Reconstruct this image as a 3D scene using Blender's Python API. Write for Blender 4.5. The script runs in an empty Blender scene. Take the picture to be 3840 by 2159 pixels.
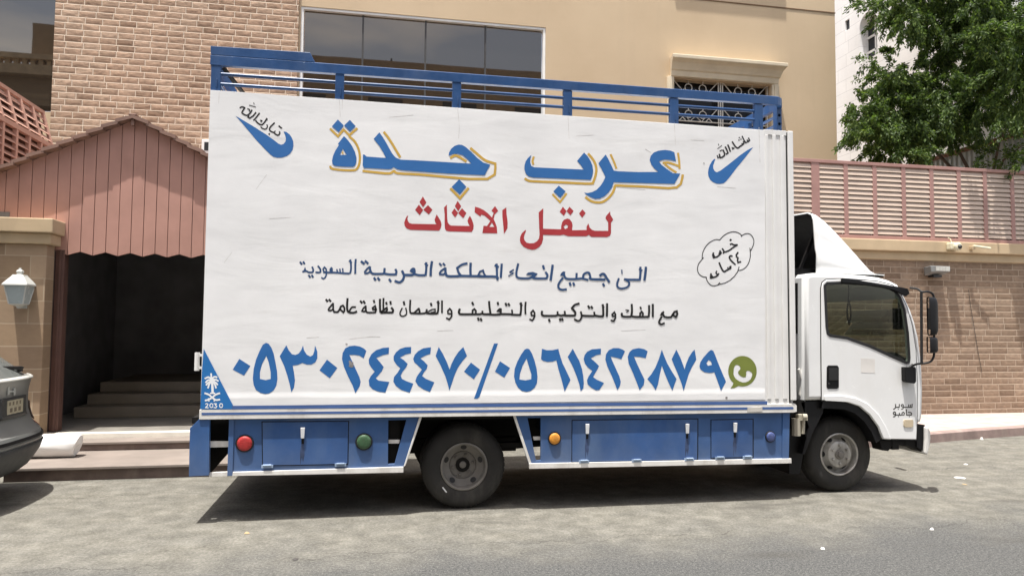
import bpy, bmesh, math, random
from mathutils import Vector, Matrix, noise
from mathutils.geometry import tessellate_polygon
random.seed(7)
scene = bpy.context.scene
COL = scene.collection

# ------------------------------------------------------------------ camera
CAM = Vector((-0.8981, -6.7908, 1.7378)); YAW, PITCH, ROLL, FPX = 0.1913, 0.0544, 0.0078, 2713.5
FWD = Vector((math.sin(YAW)*math.cos(PITCH), math.cos(YAW)*math.cos(PITCH), math.sin(PITCH)))
_r = Vector((math.cos(YAW), -math.sin(YAW), 0)); _u = _r.cross(FWD)
RGT = _r*math.cos(ROLL) + _u*math.sin(ROLL); UPV = -_r*math.sin(ROLL) + _u*math.cos(ROLL)
cam_d = bpy.data.cameras.new('camera'); cam = bpy.data.objects.new('camera', cam_d); COL.objects.link(cam)
cam_d.sensor_width = 36; cam_d.lens = FPX/3840*36; cam_d.clip_end = 2000; cam_d.clip_start = 0.05
m3 = Matrix((RGT, UPV, -FWD)).transposed()
cam.matrix_world = Matrix.Translation(CAM) @ m3.to_4x4()
scene.camera = cam

# ------------------------------------------------------------------ light
SUN_TRAVEL = Vector((0.13, 0.175, -1.0)).normalized()          # direction the light travels
sun_el = math.asin(-SUN_TRAVEL.z)
to_sun = -SUN_TRAVEL
sun_az = math.atan2(to_sun.x, to_sun.y)                        # clockwise from +Y
sd = bpy.data.lights.new('sun', 'SUN'); sd.energy = 4.2; sd.angle = math.radians(0.53); sd.color = (1.0, 0.965, 0.91)
so = bpy.data.objects.new('sun', sd); COL.objects.link(so)
so.rotation_euler = SUN_TRAVEL.to_track_quat('-Z', 'Y').to_euler(); so.location = (0, 0, 30)
world = bpy.data.worlds.new('World'); scene.world = world; world.use_nodes = True
wn = world.node_tree; wn.nodes.clear()
sky = wn.nodes.new('ShaderNodeTexSky'); sky.sky_type = 'NISHITA'; sky.sun_disc = False
sky.sun_elevation = sun_el; sky.sun_rotation = sun_az; sky.air_density = 1.0; sky.dust_density = 5.0; sky.ozone_density = 1.0
# thin high clouds, part of the sky itself
tc = wn.nodes.new('ShaderNodeTexCoord'); mp = wn.nodes.new('ShaderNodeMapping'); mp.inputs['Scale'].default_value = (1.2, 1.2, 5)
nz = wn.nodes.new('ShaderNodeTexNoise'); nz.inputs['Scale'].default_value = 1.6; nz.inputs['Detail'].default_value = 7
cr = wn.nodes.new('ShaderNodeValToRGB'); cr.color_ramp.elements[0].position = .42; cr.color_ramp.elements[1].position = .70
mx = wn.nodes.new('ShaderNodeMix'); mx.data_type = 'RGBA'; mx.inputs[7].default_value = (8.6, 8.2, 7.7, 1)
bg = wn.nodes.new('ShaderNodeBackground'); bg.inputs['Strength'].default_value = 0.125
wo = wn.nodes.new('ShaderNodeOutputWorld')
wn.links.new(tc.outputs['Generated'], mp.inputs['Vector']); wn.links.new(mp.outputs['Vector'], nz.inputs['Vector'])
wn.links.new(nz.outputs['Fac'], cr.inputs['Fac']); wn.links.new(cr.outputs['Color'], mx.inputs[0])
wn.links.new(sky.outputs['Color'], mx.inputs[6]); wn.links.new(mx.outputs[2], bg.inputs['Color'])
wn.links.new(bg.outputs['Background'], wo.inputs['Surface'])
vs = scene.view_settings; vs.view_transform = 'Standard'; vs.look = 'None'; vs.exposure = 0.91; vs.gamma = 1; vs.use_curve_mapping = False
scene.cycles.max_bounces = 6; scene.cycles.transparent_max_bounces = 12

# ------------------------------------------------------------------ measuring (photo measure -> metres on a real plane)
def ray(px, py): return FWD*FPX + RGT*(px-1920) - UPV*(py-1079.5)
def W(px, py, y=0.0):
    d = ray(px, py); t = (y-CAM.y)/d.y; p = CAM + d*t; return p.x, p.z
def WX(px, py, x):
    d = ray(px, py); t = (x-CAM.x)/d.x; p = CAM + d*t; return p.y, p.z
def WG(px, py, z=0.0):
    d = ray(px, py); t = (z-CAM.z)/d.z; p = CAM + d*t; return p.x, p.y

# ------------------------------------------------------------------ objects
def tag(o, label=None, cat=None, group=None, kind=None):
    if label: o['label'] = label
    if cat: o['category'] = cat
    if group: o['group'] = group
    if kind: o['kind'] = kind
    return o
def thing(name, label, cat, loc=(0, 0, 0), group=None):
    o = bpy.data.objects.new(name, None); COL.objects.link(o); o.location = loc; o.empty_display_size = .2
    return tag(o, label, cat, group)
class MB:
    def __init__(s): s.v = []; s.f = []; s.mi = []
    def add(s, verts, faces, mi=0):
        b = len(s.v); s.v += [tuple(v) for v in verts]; s.f += [tuple(b+i for i in f) for f in faces]; s.mi += [mi]*len(faces); return s
    def box(s, x0, x1, y0, y1, z0, z1, mi=0):
        v = [(x, y, z) for x in (x0, x1) for y in (y0, y1) for z in (z0, z1)]
        return s.add(v, [(0,1,3,2), (4,6,7,5), (0,4,5,1), (2,3,7,6), (0,2,6,4), (1,5,7,3)], mi)
    def beam(s, a, b, w, h, mi=0, up=(0, 0, 1)):
        a = Vector(a); b = Vector(b); d = (b-a).normalized(); up = Vector(up)
        if abs(d.dot(up)) > .98: up = Vector((0, 1, 0))
        r = d.cross(up).normalized(); u = r.cross(d)
        v = []
        for p in (a, b):
            for sx, sz in ((-1,-1), (1,-1), (1,1), (-1,1)): v.append(p + r*sx*w/2 + u*sz*h/2)
        return s.add(v, [(3,2,1,0), (4,5,6,7), (0,1,5,4), (1,2,6,5), (2,3,7,6), (3,0,4,7)], mi)
    def poly_y(s, pts, y0, y1, holes=(), mi=0):
        """outline in XZ (with holes) extruded from y0 to y1"""
        loops = [list(pts)] + [list(h) for h in holes]
        flat = [p for l in loops for p in l]; n = len(flat)
        tris = tessellate_polygon([[Vector((p[0], p[1], 0)) for p in l] for l in loops])
        v = [(p[0], y0, p[1]) for p in flat] + [(p[0], y1, p[1]) for p in flat]
        f = [tuple(t) for t in tris] + [tuple(i+n for i in reversed(t)) for t in tris]
        k = 0
        for l in loops:
            m = len(l)
            for i in range(m): f.append((k+i, k+(i+1) % m, n+k+(i+1) % m, n+k+i))
            k += m
        return s.add(v, f, mi)
    def flat_y(s, pts, y, holes=(), mi=0):
        loops = [list(pts)] + [list(h) for h in holes]
        flat = [p for l in loops for p in l]
        tris = tessellate_polygon([[Vector((p[0], p[1], 0)) for p in l] for l in loops])
        return s.add([(p[0], y, p[1]) for p in flat], [tuple(t) for t in tris], mi)
    def tube(s, pts, r, seg=8, mi=0, cap=True):
        pts = [Vector(p) for p in pts]; rr = r if isinstance(r, (list, tuple)) else [r]*len(pts)
        b = len(s.v); rings = []
        prev = None
        for i, p in enumerate(pts):
            d = (pts[min(i+1, len(pts)-1)] - pts[max(i-1, 0)]).normalized()
            up = Vector((0, 0, 1)) if abs(d.z) < .9 else Vector((0, 1, 0))
            if prev is not None:
                u = prev - d*prev.dot(d)
                u = u.normalized() if u.length > 1e-4 else d.cross(up).normalized()
            else: u = d.cross(up).normalized()
            prev = u; w = d.cross(u)
            rings.append([p + (u*math.cos(2*math.pi*k/seg) + w*math.sin(2*math.pi*k/seg))*rr[i] for k in range(seg)])
        v = [q for rg in rings for q in rg]; f = []
        for i in range(len(rings)-1):
            for k in range(seg): f.append((i*seg+k, i*seg+(k+1) % seg, (i+1)*seg+(k+1) % seg, (i+1)*seg+k))
        if cap: f += [tuple(range(seg))[::-1], tuple((len(rings)-1)*seg+k for k in range(seg))]
        return s.add(v, f, mi)
    def lathe_y(s, prof, cx, cz, seg=48, mi=0, y0=0):
        """profile of (radius, y) turned about a Y axis"""
        v = []; f = []; n = len(prof)
        for k in range(seg):
            a = 2*math.pi*k/seg
            for r, y in prof: v.append((cx+r*math.cos(a), y0+y, cz+r*math.sin(a)))
        for k in range(seg):
            k2 = (k+1) % seg
            for i in range(n-1): f.append((k*n+i, k*n+i+1, k2*n+i+1, k2*n+i))
        return s.add(v, f, mi)
    def lathe_z(s, prof, cx, cy, seg=24, mi=0, z0=0, ph=0):
        v = []; f = []; n = len(prof)
        for k in range(seg):
            a = 2*math.pi*k/seg + ph
            for r, z in prof: v.append((cx+r*math.cos(a), cy+r*math.sin(a), z0+z))
        for k in range(seg):
            k2 = (k+1) % seg
            for i in range(n-1): f.append((k*n+i, k2*n+i, k2*n+i+1, k*n+i+1))
        return s.add(v, f, mi)
    def grid(s, rows, mi=0, closed=False):
        v = [p for r in rows for p in r]; n = len(rows[0]); f = []
        for i in range(len(rows)-1):
            for j in range(n if closed else n-1): f.append((i*n+j, i*n+(j+1) % n, (i+1)*n+(j+1) % n, (i+1)*n+j))
        return s.add(v, f, mi)
    def build(s, name, mats, parent=None, smooth=None, bevel=0, fixn=True):
        me = bpy.data.meshes.new(name); me.from_pydata(s.v, [], s.f)
        mats = mats if isinstance(mats, (list, tuple)) else [mats]
        for m in mats: me.materials.append(m)
        for p, i in zip(me.polygons, s.mi): p.material_index = i
        if fixn:
            bm = bmesh.new(); bm.from_mesh(me); bmesh.ops.recalc_face_normals(bm, faces=bm.faces); bm.to_mesh(me); bm.free()
        if smooth is not None:
            for p in me.polygons: p.use_smooth = True
            me.set_sharp_from_angle(angle=math.radians(smooth))
        me.update()
        o = bpy.data.objects.new(name, me); COL.objects.link(o)
        if parent is not None:
            o.parent = parent; o.matrix_parent_inverse = Matrix.Translation(-Vector(parent.location)) if parent.type == 'EMPTY' else Matrix()
        if bevel:
            b = o.modifiers.new('bevel', 'BEVEL'); b.width = bevel; b.segments = 2; b.limit_method = 'ANGLE'; b.angle_limit = math.radians(40)
        return o
def struct(name, mb, m, **k): return tag(mb.build(name, m, **k), kind='structure')

# ------------------------------------------------------------------ materials
class NT:
    def __init__(s, name):
        s.m = bpy.data.materials.new(name); s.m.use_nodes = True; s.t = s.m.node_tree
        s.b = s.t.nodes['Principled BSDF']; s.out = s.t.nodes['Material Output']
        s.co = s.n('ShaderNodeTexCoord').outputs['Object']
    def n(s, ty, **k):
        o = s.t.nodes.new(ty)
        for a, v in k.items(): setattr(o, a, v)
        return o
    def lk(s, a, b): s.t.links.new(a, b)
    def val(s, sock, v):
        if hasattr(v, 'is_output'): s.lk(v, sock)
        else: sock.default_value = v
    def math(s, op, a, b=None, c=None):
        o = s.n('ShaderNodeMath', operation=op)
        s.val(o.inputs[0], a)
        if b is not None: s.val(o.inputs[1], b)
        if c is not None: s.val(o.inputs[2], c)
        return o.outputs[0]
    def noise(s, scale, detail=4, rough=.55, vec=None, stretch=None, dist=0):
        v = vec or s.co
        if stretch:
            mp = s.n('ShaderNodeMapping'); mp.inputs['Scale'].default_value = stretch; s.lk(v, mp.inputs['Vector']); v = mp.outputs['Vector']
        o = s.n('ShaderNodeTexNoise'); o.inputs['Scale'].default_value = scale; o.inputs['Detail'].default_value = detail
        o.inputs['Roughness'].default_value = rough; o.inputs['Distortion'].default_value = dist; s.lk(v, o.inputs['Vector'])
        return o.outputs['Fac']
    def ramp(s, fac, stops):
        o = s.n('ShaderNodeValToRGB'); e = o.color_ramp.elements
        while len(e) < len(stops): e.new(.5)
        for i, (p, c) in enumerate(stops):
            e[i].position = p; e[i].color = (c, c, c, 1) if isinstance(c, (int, float)) else (*c, 1)
        s.lk(fac, o.inputs['Fac']); return o.outputs['Color']
    def mix(s, fac, a, b, blend='MIX'):
        o = s.n('ShaderNodeMix', data_type='RGBA', blend_type=blend)
        s.val(o.inputs[0], fac)
        for sock, v in ((o.inputs[6], a), (o.inputs[7], b)):
            if hasattr(v, 'is_output'): s.lk(v, sock)
            else: sock.default_value = (*v, 1)
        return o.outputs[2]
    def bump(s, h, strength=.3, dist=.01, prev=None):
        o = s.n('ShaderNodeBump'); o.inputs['Strength'].default_value = strength; o.inputs['Distance'].default_value = dist
        s.lk(h, o.inputs['Height'])
        if prev: s.lk(prev, o.inputs['Normal'])
        return o.outputs['Normal']
    def xyz(s):
        o = s.n('ShaderNodeSeparateXYZ'); s.lk(s.co, o.inputs[0]); return o.outputs
    def fin(s, color=None, rough=None, normal=None, metal=None, spec=None):
        if color is not None: s.lk(color, s.b.inputs['Base Color']) if hasattr(color, 'is_output') else setattr(s.b.inputs['Base Color'], 'default_value', (*color, 1))
        if rough is not None: s.val(s.b.inputs['Roughness'], rough)
        if metal is not None: s.b.inputs['Metallic'].default_value = metal
        if spec is not None: s.b.inputs['Specular IOR Level'].default_value = spec
        if normal is not None: s.lk(normal, s.b.inputs['Normal'])
        return s.m
def mul(c, k): return tuple(min(1, x*k) for x in c)
def plain(name, c, rough=.6, metal=0, var=.18, scale=3, dirt=None, dirt_amt=.35, bump=.12, bscale=60, spec=None):
    t = NT(name)
    col = t.ramp(t.noise(scale, 5), [(.3, mul(c, 1-var)), (.7, mul(c, 1+var))])
    if dirt: col = t.mix(t.ramp(t.noise(scale*.7, 7, .65, stretch=(1, 1, .35)), [(.5, 0), (.75, dirt_amt)]), col, dirt)
    r = t.math('ADD', t.math('MULTIPLY', t.noise(scale*4), .25), rough-.12)
    return t.fin(col, r, t.bump(t.noise(bscale, 4), bump, .004), metal, spec)
def brick_mat(name, w, h, mortar, cols, mortar_col, axis='x', stone=.9, rough=.9, bump=.9, dirt=None):
    t = NT(name); X, Y, Z = t.xyz(); U = X if axis == 'x' else Y
    v = t.math('DIVIDE', Z, h); row = t.math('FLOOR', v)
    w1 = t.n('ShaderNodeTexWhiteNoise', noise_dimensions='1D'); t.lk(row, w1.inputs['W'])
    uu = t.math('ADD', t.math('DIVIDE', U, w), t.math('MULTIPLY', w1.outputs['Value'], 3.7)); cell = t.math('FLOOR', uu)
    fu = t.math('FRACT', uu); fv = t.math('FRACT', v)
    du = t.math('MULTIPLY', t.math('MINIMUM', fu, t.math('SUBTRACT', 1.0, fu)), w)
    dv = t.math('MULTIPLY', t.math('MINIMUM', fv, t.math('SUBTRACT', 1.0, fv)), h)
    e = t.math('MINIMUM', du, dv)
    face = t.n('ShaderNodeMapRange'); t.lk(e, face.inputs[0]); face.inputs[1].default_value = mortar*.6; face.inputs[2].default_value = mortar*1.3
    face = face.outputs[0]
    cv = t.n('ShaderNodeCombineXYZ'); t.lk(cell, cv.inputs[0]); t.lk(row, cv.inputs[1])
    w2 = t.n('ShaderNodeTexWhiteNoise', noise_dimensions='2D'); t.lk(cv.outputs[0], w2.inputs['Vector'])
    base = t.ramp(w2.outputs['Value'], [(i/(len(cols)-1), c) for i, c in enumerate(cols)])
    # shift each stone's grain so that no two look alike
    sh = t.n('ShaderNodeVectorMath', operation='MULTIPLY_ADD'); t.lk(w2.outputs['Color'], sh.inputs[0]); sh.inputs[1].default_value = (9, 9, 9); t.lk(t.co, sh.inputs[2])
    g = t.noise(20, 4, .6, vec=sh.outputs[0], stretch=(.6, .6, 1.0), dist=.4); g2 = t.noise(11, 3, .5, vec=sh.outputs[0], stretch=(.7, .7, 1.3))
    tone = t.ramp(t.math('ADD', t.math('MULTIPLY', g, .6), t.math('MULTIPLY', g2, .4)), [(.34, 1-.34*stone), (.64, 1+.12*stone)])
    col = t.mix(1.0, base, tone, 'MULTIPLY')
    col = t.mix(face, mortar_col, col)
    big = t.ramp(t.noise(.7, 5, .6), [(.35, .92), (.7, 1.04)]); col = t.mix(1.0, col, big, 'MULTIPLY')
    if dirt: col = t.mix(t.ramp(t.noise(.9, 6, .6, stretch=(1.6, 1.6, .3)), [(.5, 0), (.72, .45)]), col, dirt)
    pil = t.n('ShaderNodeMapRange', interpolation_type='SMOOTHSTEP'); t.lk(e, pil.inputs[0]); pil.inputs[1].default_value = 0; pil.inputs[2].default_value = h*.42
    hgt = t.math('ADD', t.math('MULTIPLY_ADD', pil.outputs[0], .22, t.math('MULTIPLY', face, .12)), t.math('MULTIPLY', t.math('MULTIPLY', face, t.math('ADD', t.math('MULTIPLY', g2, .7), t.math('MULTIPLY', g, .35))), stone))
    return t.fin(col, rough, t.bump(hgt, bump*.8, .02), spec=.2)

# ================================================================== SETTING
def ground_mat():
    t = NT('dusty_asphalt'); X, Y, Z = t.xyz()
    n1 = t.noise(.9, 6, .6); n2 = t.noise(5, 5, .6); fine = t.noise(95, 3, .75); fine2 = t.noise(42, 4, .75)
    asph = t.ramp(t.math('ADD', t.math('MULTIPLY', fine, .6), t.math('MULTIPLY', fine2, .4)), [(.38, (.03, .031, .031)), (.5, (.074, .075, .074)), (.62, (.165, .165, .158))])
    dust = t.ramp(t.math('ADD', t.math('MULTIPLY', n2, .45), t.math('MULTIPLY', fine2, .55)), [(.34, (.085, .081, .067)), (.5, (.158, .151, .129)), (.66, (.25, .24, .207))])
    # blown dust lies along the kerb and thins out towards the driving lane
    yy = t.math('ADD', Y, t.math('ADD', t.math('MULTIPLY', t.math('SUBTRACT', n1, .5), 2.2), t.math('MULTIPLY', X, -.04)))
    f = t.n('ShaderNodeMapRange', interpolation_type='SMOOTHSTEP'); t.lk(yy, f.inputs[0]); f.inputs[1].default_value = -1.9; f.inputs[2].default_value = -.5
    f.inputs[3].default_value = .06
    fac = t.math('MULTIPLY', f.outputs[0], t.ramp(t.noise(2.2, 7, .7, stretch=(.5, 1.2, 1)), [(.3, .62), (.6, 1)]))
    col = t.mix(fac, asph, dust)
    # oil and tyre stains
    st = t.ramp(t.noise(1.1, 6, .6, stretch=(.45, 1.5, 1)), [(.58, 0), (.70, .6)])
    col = t.mix(st, col, (.065, .062, .056))
    # long cracks
    def crack(y0, amp, sc, w, wob):
        d = t.math('ABSOLUTE', t.math('SUBTRACT', t.math('SUBTRACT', Y, y0), t.math('MULTIPLY', t.math('SUBTRACT', t.noise(sc, 8, .65, stretch=(1, .15, 1)), .5), amp)))
        k = t.math('LESS_THAN', d, t.math('MULTIPLY', t.noise(4, 3), w))
        return t.math('MULTIPLY', k, t.ramp(t.noise(wob, 3), [(.42, 0), (.5, 1)]))
    ck = t.math('MAXIMUM', crack(1.25, .9, .8, .016, .5), t.math('MAXIMUM', crack(-1.0, 1.3, .6, .014, .7), crack(-2.9, 1.6, .5, .03, .4)))
    col = t.mix(t.math('MULTIPLY', ck, .42), col, (.035, .032, .028))
    grit = t.n('ShaderNodeTexVoronoi'); grit.inputs['Scale'].default_value = 34; t.lk(t.co, grit.inputs['Vector'])
    gm = t.math('MULTIPLY', t.math('LESS_THAN', grit.outputs['Distance'], .1), t.ramp(t.noise(3, 3), [(.5, 0), (.6, .8)]))
    col = t.mix(gm, col, (.36, .34, .30))
    h = t.math('SUBTRACT', t.math('ADD', t.math('MULTIPLY', fine, .5), t.math('MULTIPLY', fine2, .8)), t.math('MULTIPLY', ck, .7))
    return t.fin(col, .93, t.bump(h, .55, .012), spec=.15)
g = MB(); g.add([(-150, -150, 0), (150, -150, 0), (150, 150, 0), (-150, 150, 0)], [(0, 1, 2, 3)])
struct('road', g, ground_mat())

M_pave = plain('pink_pavement', (.42, .335, .295), .85, var=.16, scale=4, dirt=(.27, .21, .17), bump=.2, bscale=40)
M_kerb = plain('kerb_stone', (.26, .19, .17), .9, var=.2, scale=5, dirt=(.38, .33, .27), bump=.3, bscale=30)
M_step = plain('worn_step_stone', (.215, .182, .158), .7, var=.16, scale=3, dirt=(.22, .18, .15), bump=.15)
M_riser = plain('brown_riser_stone', (.15, .11, .095), .75, var=.25, scale=6, dirt=(.30, .25, .2))
M_marble = plain('pale_marble_edge', (.72, .68, .6), .5, var=.08, scale=6)
# pavement on the right with its kerb
kline = [(3.9, 2.42), (7.6, 3.09), (8.6, 3.33), (9.85, 3.58), (14, 4.2), (40, 8.0)]
p = MB(); n = len(kline)
p.add([(x, y+.14, .15) for x, y in kline] + [(x, 30, .15) for x, y in kline], [(i, i+1, n+i+1, n+i) for i in range(n-1)])
struct('pavement', p, M_pave)
k = MB(); rows = []
for x, y in kline: rows.append([(x, y, -.02), (x, y, .13), (x, y+.02, .148), (x, y+.14, .152), (x, y+.14, .10)])
k.grid(rows); kb = struct('kerb', k, M_kerb)

# porch steps in front of the gate
t_ = thing('porch_steps', 'two low brown stone steps with pale treads leading to the dark gateway', 'steps', (-3.2, 2.6, 0))
s = MB(); s.box(-4.83, -1.2, 2.155, 5.3, -.02, .118); s.build('riser', M_riser, t_, bevel=.006)
s = MB(); s.box(-4.86, -1.2, 2.12, 3.24, .12, .152); s.build('tread', M_step, t_, bevel=.006)
s = MB(); s.box(-5.2, -1.2, 3.225, 5.2, .154, .228); s.build('riser', M_riser, t_, bevel=.006)
s = MB(); s.box(-5.2, -1.2, 3.2, 3.545, .23, .262); s.build('tread', M_step, t_, bevel=.006)
s = MB(); s.box(-5.2, -1.2, 3.55, 3.7, .23, .325); s.build('threshold', M_marble, t_, bevel=.006)

# gateway: side walls, ceiling and back wall of a deep unlit porch
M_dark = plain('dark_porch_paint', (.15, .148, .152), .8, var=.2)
M_pfloor = plain('porch_floor', (.22, .205, .18), .45, var=.2, dirt=(.1, .09, .08))
M_pstep = plain('porch_step', (.20, .17, .13), .6, var=.15)
M_frame = plain('brown_metal', (.115, .062, .05), .5, var=.15, spec=.35)
gw = thing('entrance_porch', 'deep dark entrance porch behind the steps, open to the street', 'porch', (-3.6, 3.8, .3))
s = MB(); s.box(-5.7, -1.2, 3.71, 8.2, .18, .32); s.build('floor', M_pfloor, gw)
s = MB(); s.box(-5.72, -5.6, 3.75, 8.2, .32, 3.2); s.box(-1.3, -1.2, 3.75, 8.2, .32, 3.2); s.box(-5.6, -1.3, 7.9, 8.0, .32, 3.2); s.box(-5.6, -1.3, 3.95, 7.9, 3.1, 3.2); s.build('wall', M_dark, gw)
for i in range(3):
    s = MB(); s.box(-5.28+.07*i, -1.3, 5.25+.32*i, 7.88, .322+.165*i, .322+.165*(i+1)-.002); s.build('inner_step', M_pstep, gw, bevel=.01)
s = MB(); s.box(-5.03, -4.92, 3.76, 3.9, .33, 2.72); s.box(-4.985, -4.955, 3.742, 3.762, .33, 2.72); s.build('door_frame', M_frame, gw, bevel=.006)
s = MB(); s.box(-1.4, -1.29, 3.76, 3.9, .33, 2.72); s.build('door_frame', M_frame, gw, bevel=.006)
s = MB(); s.box(-5.10, -5.035, 3.755, 3.86, .33, 2.72); s.build('door_post', plain('brown_metal_dull', (.085, .055, .048), .6), gw, bevel=.006)

# stone pillar with its lantern
M_tile = brick_mat('smooth_stone_tiles', .62, .29, .006, [(.30, .21, .135), (.37, .265, .17), (.27, .19, .125), (.42, .31, .21)], (.45, .36, .26), stone=.22, rough=.7, bump=.25)
M_cap = plain('cast_stone', (.50, .385, .245), .85, var=.1, scale=2.5, dirt=(.33, .25, .16), bump=.15)
pl = thing('gate_pillar', 'square tan stone tiled pillar with a wide moulded cap left of the gateway', 'pillar', (-5.7, 3.6, 0))
s = MB(); s.box(-6.7, -5.035, 3.5, 3.745, 0, 2.76); s.build('shaft', M_tile, pl, bevel=.01)
s = MB(); s.box(-6.75, -4.975, 3.44, 3.80, 2.762, 2.90); s.build('cap', M_cap, pl, bevel=.015)
s = MB(); s.box(-6.8, -4.93, 3.38, 3.86, 2.902, 3.085); s.build('cap', M_cap, pl, bevel=.012)

M_lw = plain('white_lamp_metal', (.50, .515, .49), .4, var=.06); M_lg = plain('frosted_lamp_glass', (.36, .42, .43), .25, var=.08)
M_lk = plain('black_metal', (.02, .02, .021), .4, var=.2)
L = thing('wall_lantern', 'white four sided lantern with grey glass mounted on the stone pillar', 'lantern', (-5.28, 3.4, 2.2))
lx, ly = -5.283, 3.385; q4 = math.pi/4
s = MB(); s.lathe_z([(.0, .46), (.018, .46), (.022, .44), (.045, .425), (.05, .41), (.036, .395), (.04, .38), (.05, .375), (.09, .372), (.098, .355), (.2, .255), (.205, .235), (.19, .235), (0, .24)], lx, ly, 4, z0=1.98, ph=q4); s.build('lamp_shade', M_lw, L, bevel=.004)
s = MB(); s.lathe_z([(0, 0), (.112, .0), (.17, .232), (0, .232)], lx, ly, 4, z0=1.985, ph=q4); s.build('lamp_glass', M_lg, L)
s = MB()
for k in range(4):
    a = q4 + k*math.pi/2
    s.beam((lx+.114*math.cos(a), ly+.114*math.sin(a), 1.985), (lx+.172*math.cos(a), ly+.172*math.sin(a), 2.215), .012, .012)
s.lathe_z([(0, -.06), (.02, -.055), (.03, -.03), (.115, -.005), (.118, .004), (0, .004)], lx, ly, 4, z0=1.985, ph=q4); s.build('lamp_cage', M_lw, L)
s = MB(); s.tube([(lx, ly+.04, 2.0), (lx, ly+.09, 1.95), (lx, 3.5, 1.99)], .014); s.box(lx-.05, lx+.05, 3.485, 3.5, 1.93, 2.12); s.build('bracket', M_lw, L)

# gable canopy over the gate
M_plank = plain('rust_pink_sheet_metal', (.43, .242, .195), .6, var=.1, scale=2.2, dirt=(.2, .115, .09), bump=.08, bscale=14, spec=.3)
M_seam = plain('dark_seam', (.05, .028, .024), .8)
M_roof = plain('brown_roof_sheet', (.21, .125, .095), .7, var=.2, dirt=(.1, .065, .055))
gc = thing('gable_canopy', 'rust pink metal gable canopy of upright planks with zigzag lower edge above the gateway', 'canopy', (-4.12, 3.75, 2.65))
AX, AZ, SL, CY = -4.118, 4.56, .505, 3.765
def roofz(x): return AZ - abs(x-AX)*SL
s = MB(); b = MB(); pw = .1545; x = AX-pw*15; i = 0
while x < AX+pw*13:
    xa, xb = x+.0035, x+pw-.0035; lo = 2.655
    za, zb = (lo+.045, lo) if i % 2 else (lo, lo+.045)
    pts = [(xa, za), (xb, zb), (xb, roofz(xb)-.03)]
    if xa < AX < xb: pts.append((AX, AZ-.03))
    pts.append((xa, roofz(xa)-.03))
    dy = random.uniform(-.002, .002)
    s.poly_y(pts, CY+dy, CY+.02+dy); x += pw; i += 1
s.build('gable_panel', M_plank, gc, bevel=.003)
xl, xr = AX-pw*15, AX+pw*13
b.poly_y([(xl, 2.71), (xr, 2.71), (xr, roofz(xr)-.05), (AX, AZ-.05), (xl, roofz(xl)-.05)], CY+.024, CY+.04); b.build('backing_sheet', M_seam, gc)
for sgn, nn in ((-1, 15), (1, 13)):
    s = MB()
    for k in range(nn):                                        # overlapping roof sheets, each lower edge stepped over the next
        a, c = k*.176, (k+1)*.176+.03
        x0, x1 = AX+sgn*a, AX+sgn*c; z0, z1 = AZ-a*SL, AZ-c*SL+.036
        y0 = 3.63+random.uniform(-.01, .01)
        s.add([(x0, y0, z0), (x1, y0, z1), (x1, 8.0, z1), (x0, 8.0, z0), (x0, y0, z0-.045), (x1, y0, z1-.05), (x1, 8.0, z1-.05), (x0, 8.0, z0-.045)],
              [(0, 1, 2, 3), (7, 6, 5, 4), (0, 4, 5, 1), (1, 5, 6, 2), (2, 6, 7, 3), (3, 7, 4, 0)])
    s.build('roof_slope', M_roof, gc)
s = MB(); s.box(AX-.05, AX+.05, 3.64, 8.0, AZ-.005, AZ+.02); s.box(AX-.02, AX+.02, 3.66, 3.72, AZ-.14, AZ-.05); s.build('ridge_cap', M_roof, gc, bevel=.008)

# slatted louvre screen running back along the left side
M_slat = plain('pink_louvre_paint', (.52, .32, .255), .55, var=.12, scale=3, dirt=(.22, .135, .11), spec=.3)
ls = thing('louvre_screen', 'pink louvred screen running back beside the house above the canopy roof', 'screen', (-6.35, 6.5, 3.5))
FX = -6.35
def yzx(px, py): return WX(px, py, FX)
yb = 6.77

p = MB(); p2 = MB(); sl = MB()
zb0, zr_, zt = 3.1, 4.77, 5.36; off = -.16
for j in range(13):
    y = yb - j*.42
    p = MB(); p.box(FX-.03, FX+.03, y-.03, y+.03, zb0, zr_-.04); p.build('post', M_slat, ls)
    p = MB(); p.beam((FX, y, zr_+.03), (FX+off, y, zt), .05, .05, up=(0, 1, 0)); p.build('post', M_slat, ls)
for nm, x, z, w in (('bottom_rail', FX, zb0, .06), ('middle_rail', FX, zr_, .075), ('top_rail', FX+off, zt, .055)):
    p = MB(); p.box(x-w/2, x+w/2, yb-5.2, yb+.03, z-w/2, z+w/2); p.build(nm, M_slat, ls)
for z0, z1, o in ((zb0+.06, zr_-.06, 0), (zr_+.06, zt-.04, off)):
    sl = MB(); nsl = int((z1-z0)/.105)
    for i in range(nsl):
        z = z0+(i+.5)*(z1-z0)/nsl; x = FX-.02+o*(z-z0)/(z1-z0) if o else FX-.02
        sl.add([(x+.05, yb, z-.045), (x-.03, yb, z+.045), (x-.03, yb-5.2, z+.045), (x+.05, yb-5.2, z-.045), (x+.044, yb, z-.05), (x-.036, yb, z+.04), (x-.036, yb-5.2, z+.04), (x+.044, yb-5.2, z-.05)],
               [(0, 1, 2, 3), (7, 6, 5, 4), (0, 3, 7, 4), (1, 5, 6, 2), (0, 4, 5, 1), (3, 2, 6, 7)])
    sl.build('louvre_panel', M_slat, ls)

s = MB(); s.box(FX-.10, FX-.09, yb-5.2, yb, zb0, zr_); s.add([(FX-.09, yb, zr_), (FX+off-.06, yb, zt), (FX+off-.06, yb-5.2, zt), (FX-.09, yb-5.2, zr_)], [(0, 1, 2, 3)]); s.build('backing_sheet', plain('screen_back', (.12, .07, .055), .7), ls)
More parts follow.
